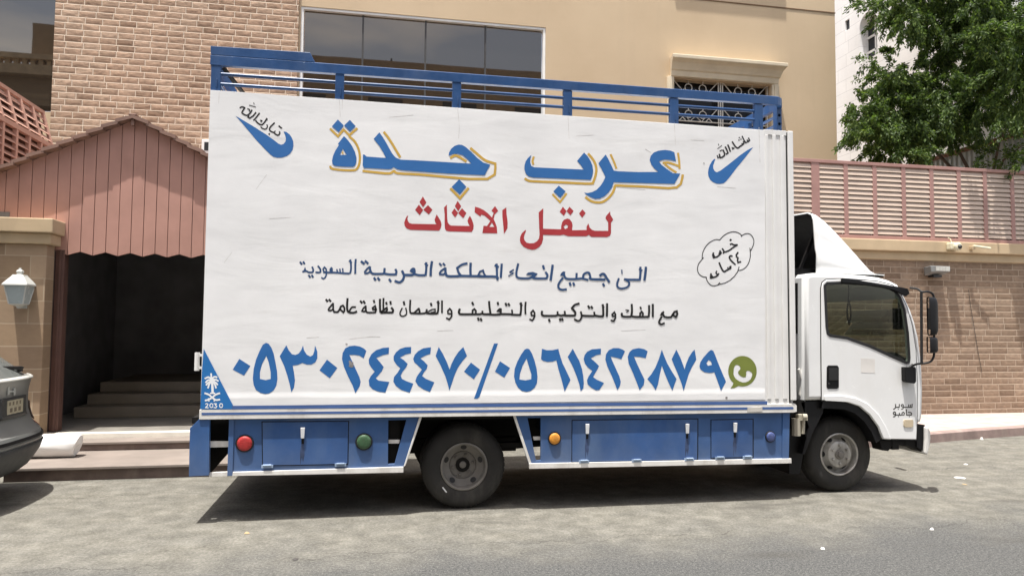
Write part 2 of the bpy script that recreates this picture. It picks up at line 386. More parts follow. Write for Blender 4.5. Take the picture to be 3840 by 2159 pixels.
# ------------------------------------------------------------------ the villa behind
M_split = brick_mat('split_face_stone', .30, .1215, .0068, [(.315, .208, .142), (.43, .295, .207), (.38, .255, .177), (.49, .35, .252), (.275, .18, .122)], (.80, .67, .53), stone=1.0, bump=1.0)
def stucco():
    t = NT('sand_stucco'); n = t.noise(.55, 6, .6); f = t.noise(90, 3, .7)
    col = t.ramp(n, [(.3, (.50, .387, .26)), (.7, (.56, .44, .30))])
    col = t.mix(t.ramp(t.noise(.8, 7, .65, stretch=(2.2, 2.2, .22)), [(.52, 0), (.8, .35)]), col, (.44, .345, .24))
    return t.fin(col, .92, t.bump(t.math('ADD', f, t.math('MULTIPLY', t.noise(8, 4), .8)), .25, .006), spec=.15)
M_stucco = stucco()
def tinted(name, tint, refl=.5):
    t = NT(name); g = t.n('ShaderNodeBsdfGlossy'); g.inputs['Roughness'].default_value = .015; g.inputs['Color'].default_value = (*tint, 1)
    d = t.n('ShaderNodeBsdfDiffuse'); d.inputs['Color'].default_value = (.016, .014, .013, 1)
    lw = t.n('ShaderNodeLayerWeight'); lw.inputs['Blend'].default_value = .35
    f = t.math('MULTIPLY_ADD', lw.outputs['Fresnel'], .5, refl)
    nn = t.bump(t.noise(.6, 2), .02, .05); t.lk(nn, g.inputs['Normal'])
    mx = t.n('ShaderNodeMixShader'); t.lk(f, mx.inputs[0]); t.lk(d.outputs[0], mx.inputs[1]); t.lk(g.outputs[0], mx.inputs[2]); t.lk(mx.outputs[0], t.out.inputs['Surface'])
    return t.m
M_tint = tinted('tinted_mirror_glass', (.455, .385, .31), .40)
M_white = plain('white_paint', (.78, .78, .76), .45, var=.05); M_mull = plain('dark_mullion', (.05, .048, .046), .4)
M_cream = plain('cream_moulding', (.66, .575, .43), .8, var=.08, dirt=(.5, .42, .3), bump=.1)
BY = 8.0; VX0, VX1, VC = -6.852, 9.59, -2.437
wx0, wx1, wz0, wz1 = -2.40, 2.66, 4.6, 8.16
hx0, hx1, hz0, hz1 = 5.56, 7.93, 5.2, 7.28
V = thing('villa', 'sand coloured villa with a stone clad bay and a long mirrored window behind the truck', 'house', (2, 12, 0))
s = MB(); s.box(VX0, VC, BY-.06, BY+8, 0, 14); s.build('stone_bay', M_split, V)
s = MB(); s.poly_y([(VC+.002, 0), (VX1, 0), (VX1, 14), (VC+.002, 14)], BY, BY+.35, holes=[[(wx0, wz0), (wx1, wz0), (wx1, wz1), (wx0, wz1)], [(hx0, hz0), (hx1, hz0), (hx1, hz1), (hx0, hz1)]])
s.box(VX1-.3, VX1-.002, BY+.352, BY+8, 0, 14); s.build('stucco_wall', M_stucco, V)
win = MB(); fw = .05
win.box(wx0, wx1, BY+.02, BY+.16, wz1-fw, wz1-.002); win.box(wx0+.002, wx0+fw, BY+.02, BY+.16, wz0, wz1-fw-.002); win.box(wx1-fw, wx1-.002, BY+.02, BY+.16, wz0, wz1-fw-.002)
w_ = win.build('window_frame', M_white, V)
s = MB()
for mx_ in (-1.175, .106, 1.367): s.box(mx_-.018, mx_+.018, BY+.075, BY+.14, wz0, wz1-fw-.003)
s.build('mullion', M_mull, w_)
xs = [wx0+fw, -1.175, .106, 1.367, wx1-fw]
for a, b_ in zip(xs, xs[1:]):
    s = MB(); s.box(a+.018, b_-.018, BY+.1, BY+.11, wz0, wz1-fw-.003); s.build('pane', M_tint, w_)
# tall glass strip left of the stone bay
s = MB(); s.box(-11, VX0-.002, BY+.03, BY+.04, 5.72, 12); s.build('pane', tinted('blue_grey_glass', (.45, .40, .34), .40), V)
s = MB(); s.box(-11, VX0-.004, BY+.02, BY+.3, 0, 5.71); s.build('stucco_wall', M_stucco, V)
s = MB(); s.box(VC+.01, VX1+.01, BY-.012, BY-.001, 9.10, 9.125); s.build('groove_line', plain('groove_brown', (.16, .095, .05), .8), V)
s = MB(); s.box(5.35, 8.05, BY-.40, BY, 11.1, 11.5); s.build('balcony_slab', M_stucco, V)
# hooded window with an ornamental grille
hw = MB(); 
pf = [(.0, 7.29), (.09, 7.29), (.11, 7.36), (.12, 7.41), (.155, 7.425), (.18, 7.47), (.24, 7.55), (.31, 7.595), (.35, 7.605), (.355, 7.69), (.0, 7.72)]
hw.grid([[(hx0-.06-d*.25, BY-.001-d, z) for d, z in pf], [(hx1+.10+d*.35, BY-.001-d, z) for d, z in pf]], closed=True); hw.add([(hx0-.06-d*.25, BY-.001-d, z) for d, z in pf], [tuple(range(len(pf)))]); hw.add([(hx1+.10+d*.35, BY-.001-d, z) for d, z in pf], [tuple(range(len(pf)))])
hw.build('window_hood', M_cream, V, bevel=.015)
for xa_, xb_, xc_, xd_ in ((hx0-.15, hx0-.001, hx0-.12, hx0-.05), (hx1+.001, hx1+.17, hx1+.05, hx1+.13)):
    s = MB(); s.box(xa_, xb_, BY-.07, BY-.001, hz0-.15, 7.288); s.box(xc_, xd_, BY-.09, BY-.0695, hz0-.15, 7.288); s.build('window_surround', M_cream, V, bevel=.006)
s = MB(); s.box(hx0, hx1, BY+.24, BY+.25, hz0, hz1); s.build('pane', tinted('dark_glass', (.12, .12, .12), .12), V)
g = MB(); gy = BY+.10; cxm = (hx0+hx1)/2
def bar(pts, r=.012): g.tube([(x, gy, z) for x, z in pts], r, 6)
for xx in (hx0+.03, cxm-.05, cxm, cxm+.05, hx1-.03): bar([(xx, hz0), (xx, hz1)], .016)
for zz in (6.98, 6.36, 6.02, 5.5): bar([(hx0, zz), (hx1, zz)], .014)
for side, xa, xb in ((0, hx0+.05, cxm-.07), (1, cxm+.07, hx1-.05)):
    mid = (xa+xb)/2
    for zc in (7.12, 6.52, 5.9):
        bar([(xa, zc+.16), (xa+.30, zc-.16)], .011); bar([(xb, zc+.16), (xb-.30, zc-.16)], .011)
        for dx in (-.17, .17):
            bar([(mid+dx+.085*math.cos(a), zc+.085*math.sin(a)) for a in [k*math.pi/7 for k in range(15)]], .011)
            bar([(mid+dx, zc+.085), (mid+dx*1.1, zc+.2)], .010)
        bar([(mid-.4, zc-.16), (mid-.26, zc-.02), (mid-.14, zc-.16), (mid, zc-.04), (mid+.14, zc-.16), (mid+.26, zc-.02), (mid+.4, zc-.16)], .011)
g.build('window_grille', plain('grille_white', (.55, .53, .48), .5), V)

# ------------------------------------------------------------------ boundary wall and louvre fence on the right
M_wall = brick_mat('brown_split_stone', .36, .118, .0062, [(.235, .165, .115), (.295, .212, .15), (.262, .186, .131), (.335, .247, .178), (.21, .146, .102)], (.47, .38, .295), stone=.75, bump=.8, dirt=(.19, .14, .11))
FY = 5.35
bw = thing('boundary_wall', 'brown split stone boundary wall with a sandy coping behind the truck cab', 'wall', (8, 5.4, 0))
s = MB(); s.box(-1.1, 30, FY, FY+.25, 0, 3.08); s.build('wall_face', M_wall, bw)
s = MB(); s.box(-1.1, 30, FY-.05, FY+.3, 3.082, 3.238); s.build('coping', M_cap, bw, bevel=.012)
s = MB(); s.box(-1.1, 30, FY-.12, FY+.37, 3.24, 3.455); s.build('coping', M_cap, bw, bevel=.015)
M_fpost = plain('pink_fence_paint', (.355, .205, .18), .5, var=.1, dirt=(.3, .16, .14), spec=.3)
M_flv = plain('pale_louvre', (.51, .405, .33), .5, var=.08, dirt=(.36, .26, .2), spec=.35)
fz0, fz1 = 3.50, 4.93
lf = thing('louvre_fence', 'pink metal fence of horizontal louvre bays standing on the stone wall', 'fence', (8.5, 5.4, 3.46))
xsf = [7.25-.65*3, 7.25-.65*2, 7.25-.65] + [7.25, 7.89, 8.508, 9.136, 9.757, 10.371, 10.97, 11.605, 12.24, 12.88, 13.5]
for i, x in enumerate(xsf):
    w = .085 if i == 3 else .045
    s = MB(); s.box(x-w, x+w, FY+.0, FY+.07, fz0-.04, fz1-.05); s.build('post', M_fpost, lf, bevel=.005)
s = MB(); s.box(xsf[0]-.1, 13.6, FY-.01, FY+.08, fz1-.05, fz1+.012); s.build('top_rail', M_fpost, lf, bevel=.006)
s = MB(); s.box(xsf[0]-.1, 13.6, FY-.015, FY+.085, fz0-.04, fz0+.035); s.build('bottom_rail', M_fpost, lf, bevel=.006)
for a, b_ in zip(xsf, xsf[1:]):
    wa = .085 if abs(a-7.25) < .01 else .045; wb = .085 if abs(b_-7.25) < .01 else .045
    s = MB(); ns = 14
    for i in range(ns):
        z = fz0+.07+(i+.5)*(fz1-fz0-.13)/ns
        rows = []
        for x in (a+wa, b_-wb): rows.append([(x, FY+.002, z-.050), (x, FY+.003, z-.046), (x, FY+.011, z-.012), (x, FY+.024, z+.022), (x, FY+.042, z+.050), (x, FY+.046, z+.047), (x, FY+.028, z+.018), (x, FY+.016, z-.014), (x, FY+.009, z-.050)])
        s.grid(rows, closed=True)
    s.box(a+wa, b_-wb, FY+.075, FY+.078, fz0+.03, fz1-.06)
    s.build('louvre_panel', M_flv, lf)
# small fittings on the wall
c = thing('security_camera', 'cream dome security camera on the wall coping under the louvre fence', 'camera', (10.03, 5.2, 3.37))
M_cr = plain('cream_plastic', (.66, .62, .46), .45, var=.05)
s = MB(); s.box(9.93, 10.13, 5.10, 5.23, 3.29, 3.42); s.lathe_y([(0, 0), (.06, .0), (.078, .02), (.08, .08), (0, .08)], 10.06, 3.345, 16, y0=5.045); s.build('body', M_cr, c, bevel=.02)
s = MB(); s.lathe_y([(0, -.03), (.025, -.025), (.042, -.004), (.044, .02), (0, .02)], 10.07, 3.335, 16, y0=5.04); s.build('lens', M_lk, c, smooth=40)
s = MB(); s.tube([(10.03, 5.2, 3.42), (10.03, 5.22, 3.50), (9.99, 5.24, 3.53)], .008); s.build('thin_tube', M_cr, c)
c = thing('wall_bracket', 'pale metal bracket rod sticking out of the coping beside the security camera', 'bracket', (10.6, 5.2, 3.34))
s = MB(); s.tube([(10.47, 5.16, 3.375), (10.80, 5.10, 3.33)], .022, 10); s.build('rod', M_cr, c)
s = MB(); s.box(10.45, 10.52, 5.15, 5.24, 3.31, 3.37); s.build('mount', M_cap, c, bevel=.006)
c = thing('floodlight', 'grey rectangular floodlight with ribbed front on the brown stone wall', 'floodlight', (9.7, 5.25, 2.9))
M_fl = plain('grey_casting', (.22, .225, .22), .5)
s = MB(); s.add([(9.48, 5.12, 2.97), (9.92, 5.12, 2.965), (9.92, 5.12, 2.86), (9.50, 5.12, 2.85), (9.50, 5.32, 2.95), (9.90, 5.32, 2.95), (9.90, 5.32, 2.80), (9.52, 5.32, 2.79)], [(0, 1, 2, 3), (7, 6, 5, 4), (0, 4, 5, 1), (1, 5, 6, 2), (2, 6, 7, 3), (3, 7, 4, 0)]); s.build('housing', M_fl, c, bevel=.012)
s = MB()
for i in range(9): s.box(9.60+i*.033, 9.618+i*.033, 5.10, 5.118, 2.872, 2.955)
s.build('lens_ribs', plain('lens_white', (.6, .6, .56), .3), c)
s = MB(); s.box(9.62, 9.8, 5.2, 5.345, 2.76, 2.80); s.build('bracket', M_lk, c)

# corrugated metal fence and white house further back
t = NT('pale_corrugated_metal'); X, Y, Z = t.xyz()
wv = t.math('SINE', t.math('MULTIPLY', Y, 42)); col = t.ramp(t.noise(1.2, 6, .6, stretch=(1, 1, .4)), [(.3, (.36, .42, .45)), (.7, (.46, .52, .55))])
M_corr = t.fin(col, .5, t.bump(wv, .6, .03))
cf = thing('corrugated_fence', 'pale blue corrugated metal fence with a brown top rail under the tree', 'fence', (13, 8, 0))
s = MB(); s.box(13.0, 13.04, 5.7, 12, 0, 6.02); s.build('metal_sheet', M_corr, cf)
s = MB(); s.box(12.96, 13.08, 5.7, 12, 6.022, 6.12); s.build('top_rail', plain('rusty_rail', (.22, .11, .07), .7), cf)
HX = 14.5
M_wstone = brick_mat('white_stone_cladding', 1.1, .42, .005, [(.88, .875, .86), (.92, .915, .90), (.90, .895, .88)], (.55, .55, .54), axis='y', stone=.08, rough=.8, bump=.15)
def hole_px(x0, y0, x1, y1):
    a = WX(x0, y0, HX); b = WX(x1, y1, HX); return min(a[0], b[0]), max(a[0], b[0]), min(a[1], b[1]), max(a[1], b[1])
wh = thing('white_house', 'white stone clad house with an arched window behind the tree', 'house', (18, 14, 0))
q1 = hole_px(3169, 80, 3186, 108); q2 = hole_px(3183, 534, 3198, 560); q3 = hole_px(3222, 70, 3290, 168)
def rect(q): return [(q[0], q[2]), (q[1], q[2]), (q[1], q[3]), (q[0], q[3])]
ac, ar = (q3[0]+q3[1])/2, (q3[1]-q3[0])/2
arch = [(q3[0], q3[2]-.3), (q3[1], q3[2]-.3)] + [(ac+ar*math.cos(a), q3[3]-ar*.9+ar*math.sin(a)) for a in [k*math.pi/12 for k in range(13)]]
s = MB(); hs = [rect(q1), rect(q2), arch]
s.poly_y([(8.2, 0), (24, 0), (24, 22), (8.2, 22)], HX, HX+.36, holes=hs)
s.v = [(y, x, z) for x, y, z in s.v]                               # outline was drawn in YZ
s.v = [(v[0], v[1], v[2]) for v in s.v]
s.box(HX+.001, HX+9, 8.0, 8.199, 0, 22); s.build('wall', M_wstone, wh)
for nm, q in (('window', q1), ('window', q2)):
    s = MB(); s.box(HX+.06, HX+.09, q[0]-.05, q[1]+.05, q[2]-.05, q[3]+.05); s.build(nm, M_lk, wh)
f = MB(); f.box(HX+.26, HX+.3, q3[0], q3[0]+.05, q3[2]-.3, q3[3]); f.box(HX+.26, HX+.3, ac-.03, ac+.03, q3[2]-.3, q3[3]); f.box(HX+.26, HX+.3, q3[0]+.05, q3[1], q3[2]+.5, q3[2]+.56); f.box(HX+.26, HX+.3, q3[0]+.05, q3[1], q3[2]+.02, q3[2]+.08)
fr = f.build('window_frame', M_white, wh)
s = MB(); s.box(HX+.32, HX+.35, q3[0]-.1, q3[1]+.1, q3[2]-.4, q3[3]+.1); s.build('pane', tinted('blue_dark_glass', (.3, .33, .36), .2), fr)

# houses across the street (they show mirrored in the glass); measured on the mirror image 31 m deep
M_opp = plain('tan_render', (.34, .26, .18), .9, var=.1, dirt=(.24, .19, .13)); M_opd = plain('dark_window', (.03, .03, .032), .2)
OY = 2*(BY+.1)-31.0
ob = thing('apartment_building', 'tan apartment block across the street, seen mirrored in the long window', 'building', (2, OY-4, 0))
hb = W(1600, 268, 31)[1]
s = MB(); s.box(-7, 9.8, OY-9, OY, 0, hb); s.build('wall', M_opp, ob)
s = MB(); s.box(-7.1, 9.9, OY-.001, OY+.15, hb-.3, hb+.35); s.build('parapet', M_opp, ob)
s = MB(); xa = W(1470, 200, 31)[0]; s.tube([(xa, OY-1, hb), (xa, OY-1, W(1470, 195, 31)[1])], .05); s.build('antenna', M_lk, ob)
for ix in range(4):
    for iz in range(4):
        s = MB(); s.box(-5.2+ix*3.9, -3.4+ix*3.9, OY+.001, OY+.05, 1.6+iz*3.4, 3.4+iz*3.4); s.build('window', M_opd, ob)
ov = thing('balustrade_house', 'tan house with a balustrade roofline across the street, mirrored in the tall glass', 'house', (-18, OY-4, 0))
x1 = W(215, 300, 31)[0]; z1, z2, z3, z4, z5 = (W(100, p, 31)[1] for p in (212, 245, 285, 365, 410))
s = MB(); s.box(-30, x1, OY-9, OY, 0, z3); s.box(W(105, 150, 31)[0], x1, OY-5, OY-.5, z3, W(150, 78, 31)[1]); s.box(W(90, 150, 31)[0], W(105, 150, 31)[0], OY-3, OY-1, W(100, 175, 31)[1], W(100, 130, 31)[1]); s.build('wall', M_opp, ov)
s = MB(); s.box(-30, x1, OY-.3, OY+.3, z1-.25, z1); s.box(-30, x1, OY-.3, OY+.5, z3-.1, z3+.35)
for i in range(70): s.box(-30+i*.36, -29.8+i*.36, OY-.1, OY+.15, z3+.35, z1-.25)
s.build('balustrade', plain('pale_render', (.52, .42, .30), .9), ov)
s = MB(); s.box(-30, x1, OY+.001, OY+.6, z5, z5+.3); s.box(-30, x1, OY+.001, OY+.6, z4-.3, z4)
for i in range(40): s.box(-30+i*.62, -29.75+i*.62, OY+.2, OY+.45, z5+.3, z4-.3)
s.build('balcony', M_opp, ov)
c = thing('wall_lamp_box', 'small white box fixture on the stone bay beside the rear of the truck', 'fixture', (-4.0, BY-.1, 6.0))
xa, za = W(757, 576, BY-.2); xb, zb = W(790, 527, BY-.2); s = MB(); s.box(xa, xb, BY-.25, BY-.06, za, zb); s.build('housing', M_white, c, bevel=.01)
s = MB(); s.box(xa+.05, xb+.01, BY-.256, BY-.2505, za+.05, zb-.05); s.build('dark_front', M_lk, c)
c = thing('wall_line', 'thin dark line running down the brown stone wall right of the mirrors', 'thin_tube', (10.8, FY, 2))  # thin dark tube drawn along a line down the wall
s = MB(); s.tube([W(px, py, FY-.02)[:1] + (FY-.02,) + W(px, py, FY-.02)[1:] for px, py in ((3632, 1085), (3640, 1150), (3655, 1240), (3668, 1320), (3682, 1395))], .0045, 6); s.build('thin_tube', M_lk, c)

# ------------------------------------------------------------------ tree
def leaf_mat():
    t = NT('willow_leaf'); g = t.n('ShaderNodeNewGeometry'); r = g.outputs['Random Per Island']
    col = t.ramp(r, [(0, (.026, .048, .015)), (.4, (.052, .09, .024)), (.75, (.088, .14, .036)), (1, (.16, .215, .062))])
    tr = t.n('ShaderNodeBsdfTranslucent'); t.lk(t.mix(1, col, (1.5, 1.6, .8), 'MULTIPLY'), tr.inputs['Color'])
    t.fin(col, .55, spec=.3)
    mx = t.n('ShaderNodeMixShader'); mx.inputs[0].default_value = .38; t.lk(t.b.outputs[0], mx.inputs[1]); t.lk(tr.outputs[0], mx.inputs[2]); t.lk(mx.outputs[0], t.out.inputs['Surface'])
    return t.m
tree = thing('leafy_tree', 'tall dense green tree with narrow leaves overhanging the louvre fence', 'tree', (12.4, 7.2, 0))
M_bark = plain('grey_bark', (.11, .085, .065), .9, var=.25, bump=.5, bscale=25)
clusters = [  # (x, y, z, radius)  crown lobes in metres
]
for px, py, r, d in ((3245, 5, 36, 7.4), (3330, 25, 52, 7.2), (3440, 30, 110, 7.2), (3450, 110, 50, 7), (3560, 60, 150, 7.4), (3720, 70, 170, 7), (3830, 60, 160, 6.6), (3620, 200, 150, 7), (3760, 220, 170, 6.5), (3840, 300, 170, 6.2),
                     (3525, 200, 90, 6.8), (3530, 310, 130, 6.9), (3440, 320, 85, 6.8), (3390, 285, 48, 6.8), (3262, 235, 26, 7), (3285, 268, 34, 7), (3345, 300, 46, 6.9), (3370, 380, 105, 6.9), (3262, 415, 55, 7), (3195, 455, 42, 7.1), (3232, 400, 38, 7), (3290, 470, 75, 7), (3400, 470, 110, 6.8),
                     (3500, 430, 120, 6.7), (3630, 360, 140, 6.5), (3640, 430, 80, 6.3), (3760, 370, 120, 6.1), (3800, 420, 60, 5.9), (3330, 545, 60, 7), (3440, 540, 75, 6.8), (3285, 575, 42, 7.1), (3540, 500, 60, 6.6), (3690, 590, 34, 6.0), (3740, 575, 24, 6.1), (3835, 545, 40, 5.6), (3845, 620, 36, 5.3), (3775, 605, 22, 5.6),
                     (3760, 150, 160, 5.0), (3850, 260, 170, 4.7), (3830, 380, 90, 4.9)):
    x, z = W(px, py, d); rr = r*((d-CAM.y)/FPX)*.98
    clusters.append((x, d, z, rr))
crown_px = [(3290,-10),(3310,30),(3340,52),(3385,62),(3450,125),(3490,200),(3440,250),(3345,262),(3290,250),(3265,290),(3262,340),(3215,375),(3170,425),(3160,465),(3215,500),(3245,555),(3290,595),(3350,570),(3400,596),(3450,580),(3540,540),(3650,498),(3760,468),(3900,430),(3900,-60),(3300,-60)]
def inside(px, py):
    c_ = False; j = len(crown_px)-1
    for i in range(len(crown_px)):
        (xi, yi), (xj, yj) = crown_px[i], crown_px[j]
        if (yi > py) != (yj > py) and px < (xj-xi)*(py-yi)/(yj-yi)+xi: c_ = not c_
        j = i
    return c_
fill = 0
while fill < 190:
    px, py = random.uniform(3150, 3900), random.uniform(-60, 600)
    if not inside(px, py): continue
    edge = min(math.hypot(px-a, py-b) for a, b in crown_px)
    d = random.uniform(5.8, 8.6) if px < 3650 else random.uniform(5.0, 8.6)
    x, z = W(px, py, d); clusters.append((x, d, z, random.uniform(38, 62)*(d-CAM.y)/FPX)); fill += 1
for _ in range(26):                                             # the rest of the crown, out of frame
    a = random.uniform(0, 6.28); clusters.append((13.6+2.6*math.cos(a), 7.0+1.8*math.sin(a), random.uniform(7.5, 12.0), random.uniform(.7, 1.1)))
def leaf_cluster(s, cx, cy, cz, R):
    n = int(5200*R*R) + 220
    for _ in range(max(4, int(R*14))):                          # leaves hang in sprays along drooping twigs
        u = Vector((random.gauss(0, 1), random.gauss(0, 1), random.gauss(0, 1))).normalized(); rad = R*random.uniform(.15, 1.0)**.55
        c = Vector((cx, cy, cz)) + Vector((u.x*rad, u.y*rad, u.z*rad*.85))
        out = (u + Vector((random.uniform(-.5, .5), random.uniform(-.5, .5), random.uniform(-1.0, .2)))).normalized()
        tl = random.uniform(.25, .5)
        for k in range(max(6, n//max(4, int(R*14)))):
            tt = random.random(); p = c + out*tl*tt + Vector((0, 0, -.12*tt*tt)) + Vector((random.gauss(0, .035), random.gauss(0, .035), random.gauss(0, .035)))
            d = (out + Vector((random.gauss(0, .6), random.gauss(0, .6), random.gauss(-.25, .6)))).normalized()
            L_ = random.uniform(.055, .10); w = L_*random.uniform(.16, .26)
            sd_ = d.cross(Vector((random.gauss(0, 1), random.gauss(0, 1), random.gauss(0, 1)))).normalized()
            m = p + d*L_*.45
            s.add([p, m+sd_*w, p+d*L_ + Vector((0, 0, -.01)), m-sd_*w], [(0, 1, 2, 3)])
crown = MB()
for c in clusters: leaf_cluster(crown, *c)
crown.build('crown', leaf_mat(), tree, fixn=False)
tk = MB(); base = Vector((12.55, 7.3, 0)); top = Vector((12.7, 7.1, 4.6))
tk.tube([base, base+Vector((.05, 0, 1.5)), base+Vector((-.02, -.05, 3)), top], [.24, .19, .17, .14], 10)
tk.build('trunk', M_bark, tree, smooth=50)
for c in clusters[13:36:7]:
    e = Vector(c[:3]); mid = top.lerp(e, .5) + Vector((0, 0, .35))
    tk = MB(); tk.tube([top, mid, e], [.05, .025, .008], 6); tk.build('limb', M_bark, tree, smooth=50)

# ================================================================== TRUCK
M_vinyl_t = NT('white_vinyl'); t = M_vinyl_t
n1 = t.noise(.75, 3, .5, stretch=(.6, 1, 1.5)); n2 = t.noise(3.2, 4, .55, stretch=(.4, 1, 1.3), dist=.5)
col = t.ramp(t.noise(1.3, 6, .6), [(.3, (.71, .717, .722)), (.7, (.80, .806, .812))])
gr = t.ramp(t.noise(2.2, 8, .7, stretch=(.35, 1, 1.6), dist=.5), [(.58, 0), (.8, .30)]); col = t.mix(gr, col, (.45, .43, .40))
sc = t.ramp(t.noise(7, 8, .75, stretch=(.12, 1, 2.5)), [(.68, 0), (.74, .4)]); col = t.mix(sc, col, (.36, .34, .32))
X, Y, Z = t.xyz()
hm_ = t.n('ShaderNodeMapRange', interpolation_type='SMOOTHSTEP'); t.lk(t.math('ADD', Z, t.math('MULTIPLY', t.noise(1.5, 2), .03)), hm_.inputs[0]); hm_.inputs[1].default_value = 1.165; hm_.inputs[2].default_value = 1.10; hem = hm_.outputs[0]
M_vinyl = t.fin(col, .5, t.bump(t.math('ADD', t.math('MULTIPLY', n1, 1.0), t.math('ADD', t.math('MULTIPLY', n2, .22), t.math('MULTIPLY', hem, .35))), .30, .05), spec=.3)
M_wbody = plain('truck_white_paint', (.74, .74, .73), .35, var=.05, dirt=(.5, .47, .42), dirt_amt=.3, bump=.05, bscale=8)
M_cabw = plain('cab_white_paint', (.76, .77, .77), .22, var=.03, dirt=(.6, .58, .54), dirt_amt=.22, bump=.03, bscale=4, spec=.5)
M_trim = plain('scuffed_white_trim', (.70, .69, .66), .5, var=.08, scale=5, dirt=(.33, .30, .26), dirt_amt=.6, bump=.1)
M_blue = plain('truck_blue_paint', (.032, .092, .245), .38, var=.16, scale=2.5, dirt=(.12, .16, .24), dirt_amt=.6, bump=.1, bscale=10, spec=.45)
M_blued = plain('truck_blue_door_paint', (.022, .078, .235), .36, var=.2, scale=2, dirt=(.10, .16, .27), dirt_amt=.65, bump=.1, bscale=8, spec=.45)
M_rail = plain('rail_blue_paint', (.018, .066, .185), .35, var=.16, scale=4, dirt=(.12, .16, .24), dirt_amt=.4, spec=.5)
def dusty(m):
    nt = m.node_tree; b = nt.nodes['Principled BSDF']; src = b.inputs['Base Color'].links[0].from_socket
    tc_ = nt.nodes.new('ShaderNodeTexCoord'); sp = nt.nodes.new('ShaderNodeSeparateXYZ'); nt.links.new(tc_.outputs['Object'], sp.inputs[0])
    mr = nt.nodes.new('ShaderNodeMapRange'); nt.links.new(sp.outputs[2], mr.inputs[0]); mr.inputs[1].default_value = .80; mr.inputs[2].default_value = .42; mr.inputs[3].default_value = .04; mr.inputs[4].default_value = .42
    nz_ = nt.nodes.new('ShaderNodeTexNoise'); nz_.inputs['Scale'].default_value = 3.2; nz_.inputs['Detail'].default_value = 8; nz_.inputs['Roughness'].default_value = .65; nz_.inputs['Distortion'].default_value = 1.6; nt.links.new(tc_.outputs['Object'], nz_.inputs['Vector'])
    mu = nt.nodes.new('ShaderNodeMath'); mu.operation = 'MULTIPLY'; nt.links.new(mr.outputs[0], mu.inputs[0]); nt.links.new(nz_.outputs['Fac'], mu.inputs[1])
    mx_ = nt.nodes.new('ShaderNodeMix'); mx_.data_type = 'RGBA'; nt.links.new(mu.outputs[0], mx_.inputs[0]); nt.links.new(src, mx_.inputs[6]); mx_.inputs[7].default_value = (.20, .235, .30, 1); nt.links.new(mx_.outputs[2], b.inputs['Base Color'])
dusty(M_blue); dusty(M_blued)
M_stripe = plain('stripe_blue', (.055, .115, .30), .5, var=.1)
M_black = plain('black_plastic', (.007, .007, .008), .5, var=.2, spec=.25); M_rub = plain('seal_rubber', (.010, .010, .011), .55)
M_chas = plain('chassis_black', (.010, .0095, .009), .75, var=.3, dirt=(.03, .027, .024), spec=.2)
M_tyre = plain('dusty_tyre_rubber', (.022, .021, .0195), .85, var=.25, scale=5, dirt=(.085, .078, .068), dirt_amt=.7, bump=.2, bscale=40)
M_rimr = plain('dusty_grey_rim', (.17, .16, .145), .6, var=.2, scale=7, dirt=(.07, .062, .055), bump=.1)
M_rimf = plain('worn_silver_rim', (.42, .41, .385), .38, metal=.4, var=.22, scale=8, dirt=(.08, .065, .05), dirt_amt=.85, bump=.15)
M_chrome = plain('worn_chrome', (.62, .62, .6), .25, metal=.8, var=.1)

TX0, TX1, TZ0, TZ1, TW = -2.356, 3.393, .925, 3.842, 2.2
T = thing('moving_truck', 'white box moving truck with blue skirts and roof rail, Arabic lettering on its side', 'truck', (1.0, 1.1, 0))
def bz(x): return 3.842 - (x-TX0)/(TX1-TX0)*.038
# cargo body
s = MB(); s.poly_y([(TX0, TZ0), (TX1-.075, TZ0), (TX1-.075, bz(TX1)), (TX0, TZ1)], 0.0, TW); box = s.build('cargo_box', M_wbody, T)
s = MB(); s.poly_y([(TX0+.004, 1.028), (W(2868, 1500)[0], 1.028), (W(2868, 480)[0], bz(3.05)-.01), (TX0+.004, TZ1-.004)], -.006, -.001); banner = s.build('side_banner', M_vinyl, T)
s = MB(); x0 = W(2868, 1000)[0]
for a, b in ((2872, 2884), (2900, 2913), (2930, 2944)):
    xa, xb = W(a, 1000)[0], W(b, 1000)[0]; s.box(xa, xb, -.012, -.001, 1.03, bz(xa)-.05)
s.build('corrugated_strip', M_wbody, box, bevel=.004)
s = MB(); s.box(x0, TX1-.07, -.008, -.001, bz(TX1)-.048, bz(TX1)+.006); s.build('top_trim', M_wbody, box, bevel=.003)
s = MB(); s.box(TX1-.072, TX1-.060, -.002, .2, TZ0, bz(TX1)-.01); s.build('gap_seal', M_rub, box)
s = MB(); s.box(TX1-.058, TX1, -.022, .06, TZ0+.09, bz(TX1)+.004); s.build('corner_post', M_wbody, box, bevel=.008)
def zz(px, py): return W(px, py)[1]
s = MB(); s.poly_y([(TX0-.006, TZ0-.012), (3.355, zz(2960, 1546)), (3.40, zz(2975, 1542)), (3.40, zz(2975, 1520)), (3.38, zz(2975, 1512)), (TX0-.006, 1.000)], -.012, .03); tr = s.build('lower_trim', M_trim, T, bevel=.004)
s = MB(); s.flat_y([W(870, 1520), W(2875, 1503), W(2875, 1515), W(872, 1533)], -.0135); s.flat_y([W(757, 1546), W(2970, 1524), W(2974, 1529), W(2970, 1533), W(757, 1555)], -.0137); s.build('blue_stripe', M_stripe, tr)
s = MB(); s.poly_y([W(2800, 1527), W(2855, 1524), W(2855, 1541), W(2800, 1544)], -.020, -.0125); s.build('corner_patch', plain('patch_grey', (.5, .48, .44), .5), tr)
s = MB(); hx = W(737, 1357)[0]; s.box(TX0-.05, TX0+.0, .04, .10, 1.35, 1.37); s.box(TX0-.05, TX0, .04, .10, 1.46, 1.48); s.tube([(TX0-.05, .05, 1.335), (TX0-.05, .05, 1.495)], .022, 10); s.build('door_hinge', M_wbody, box)

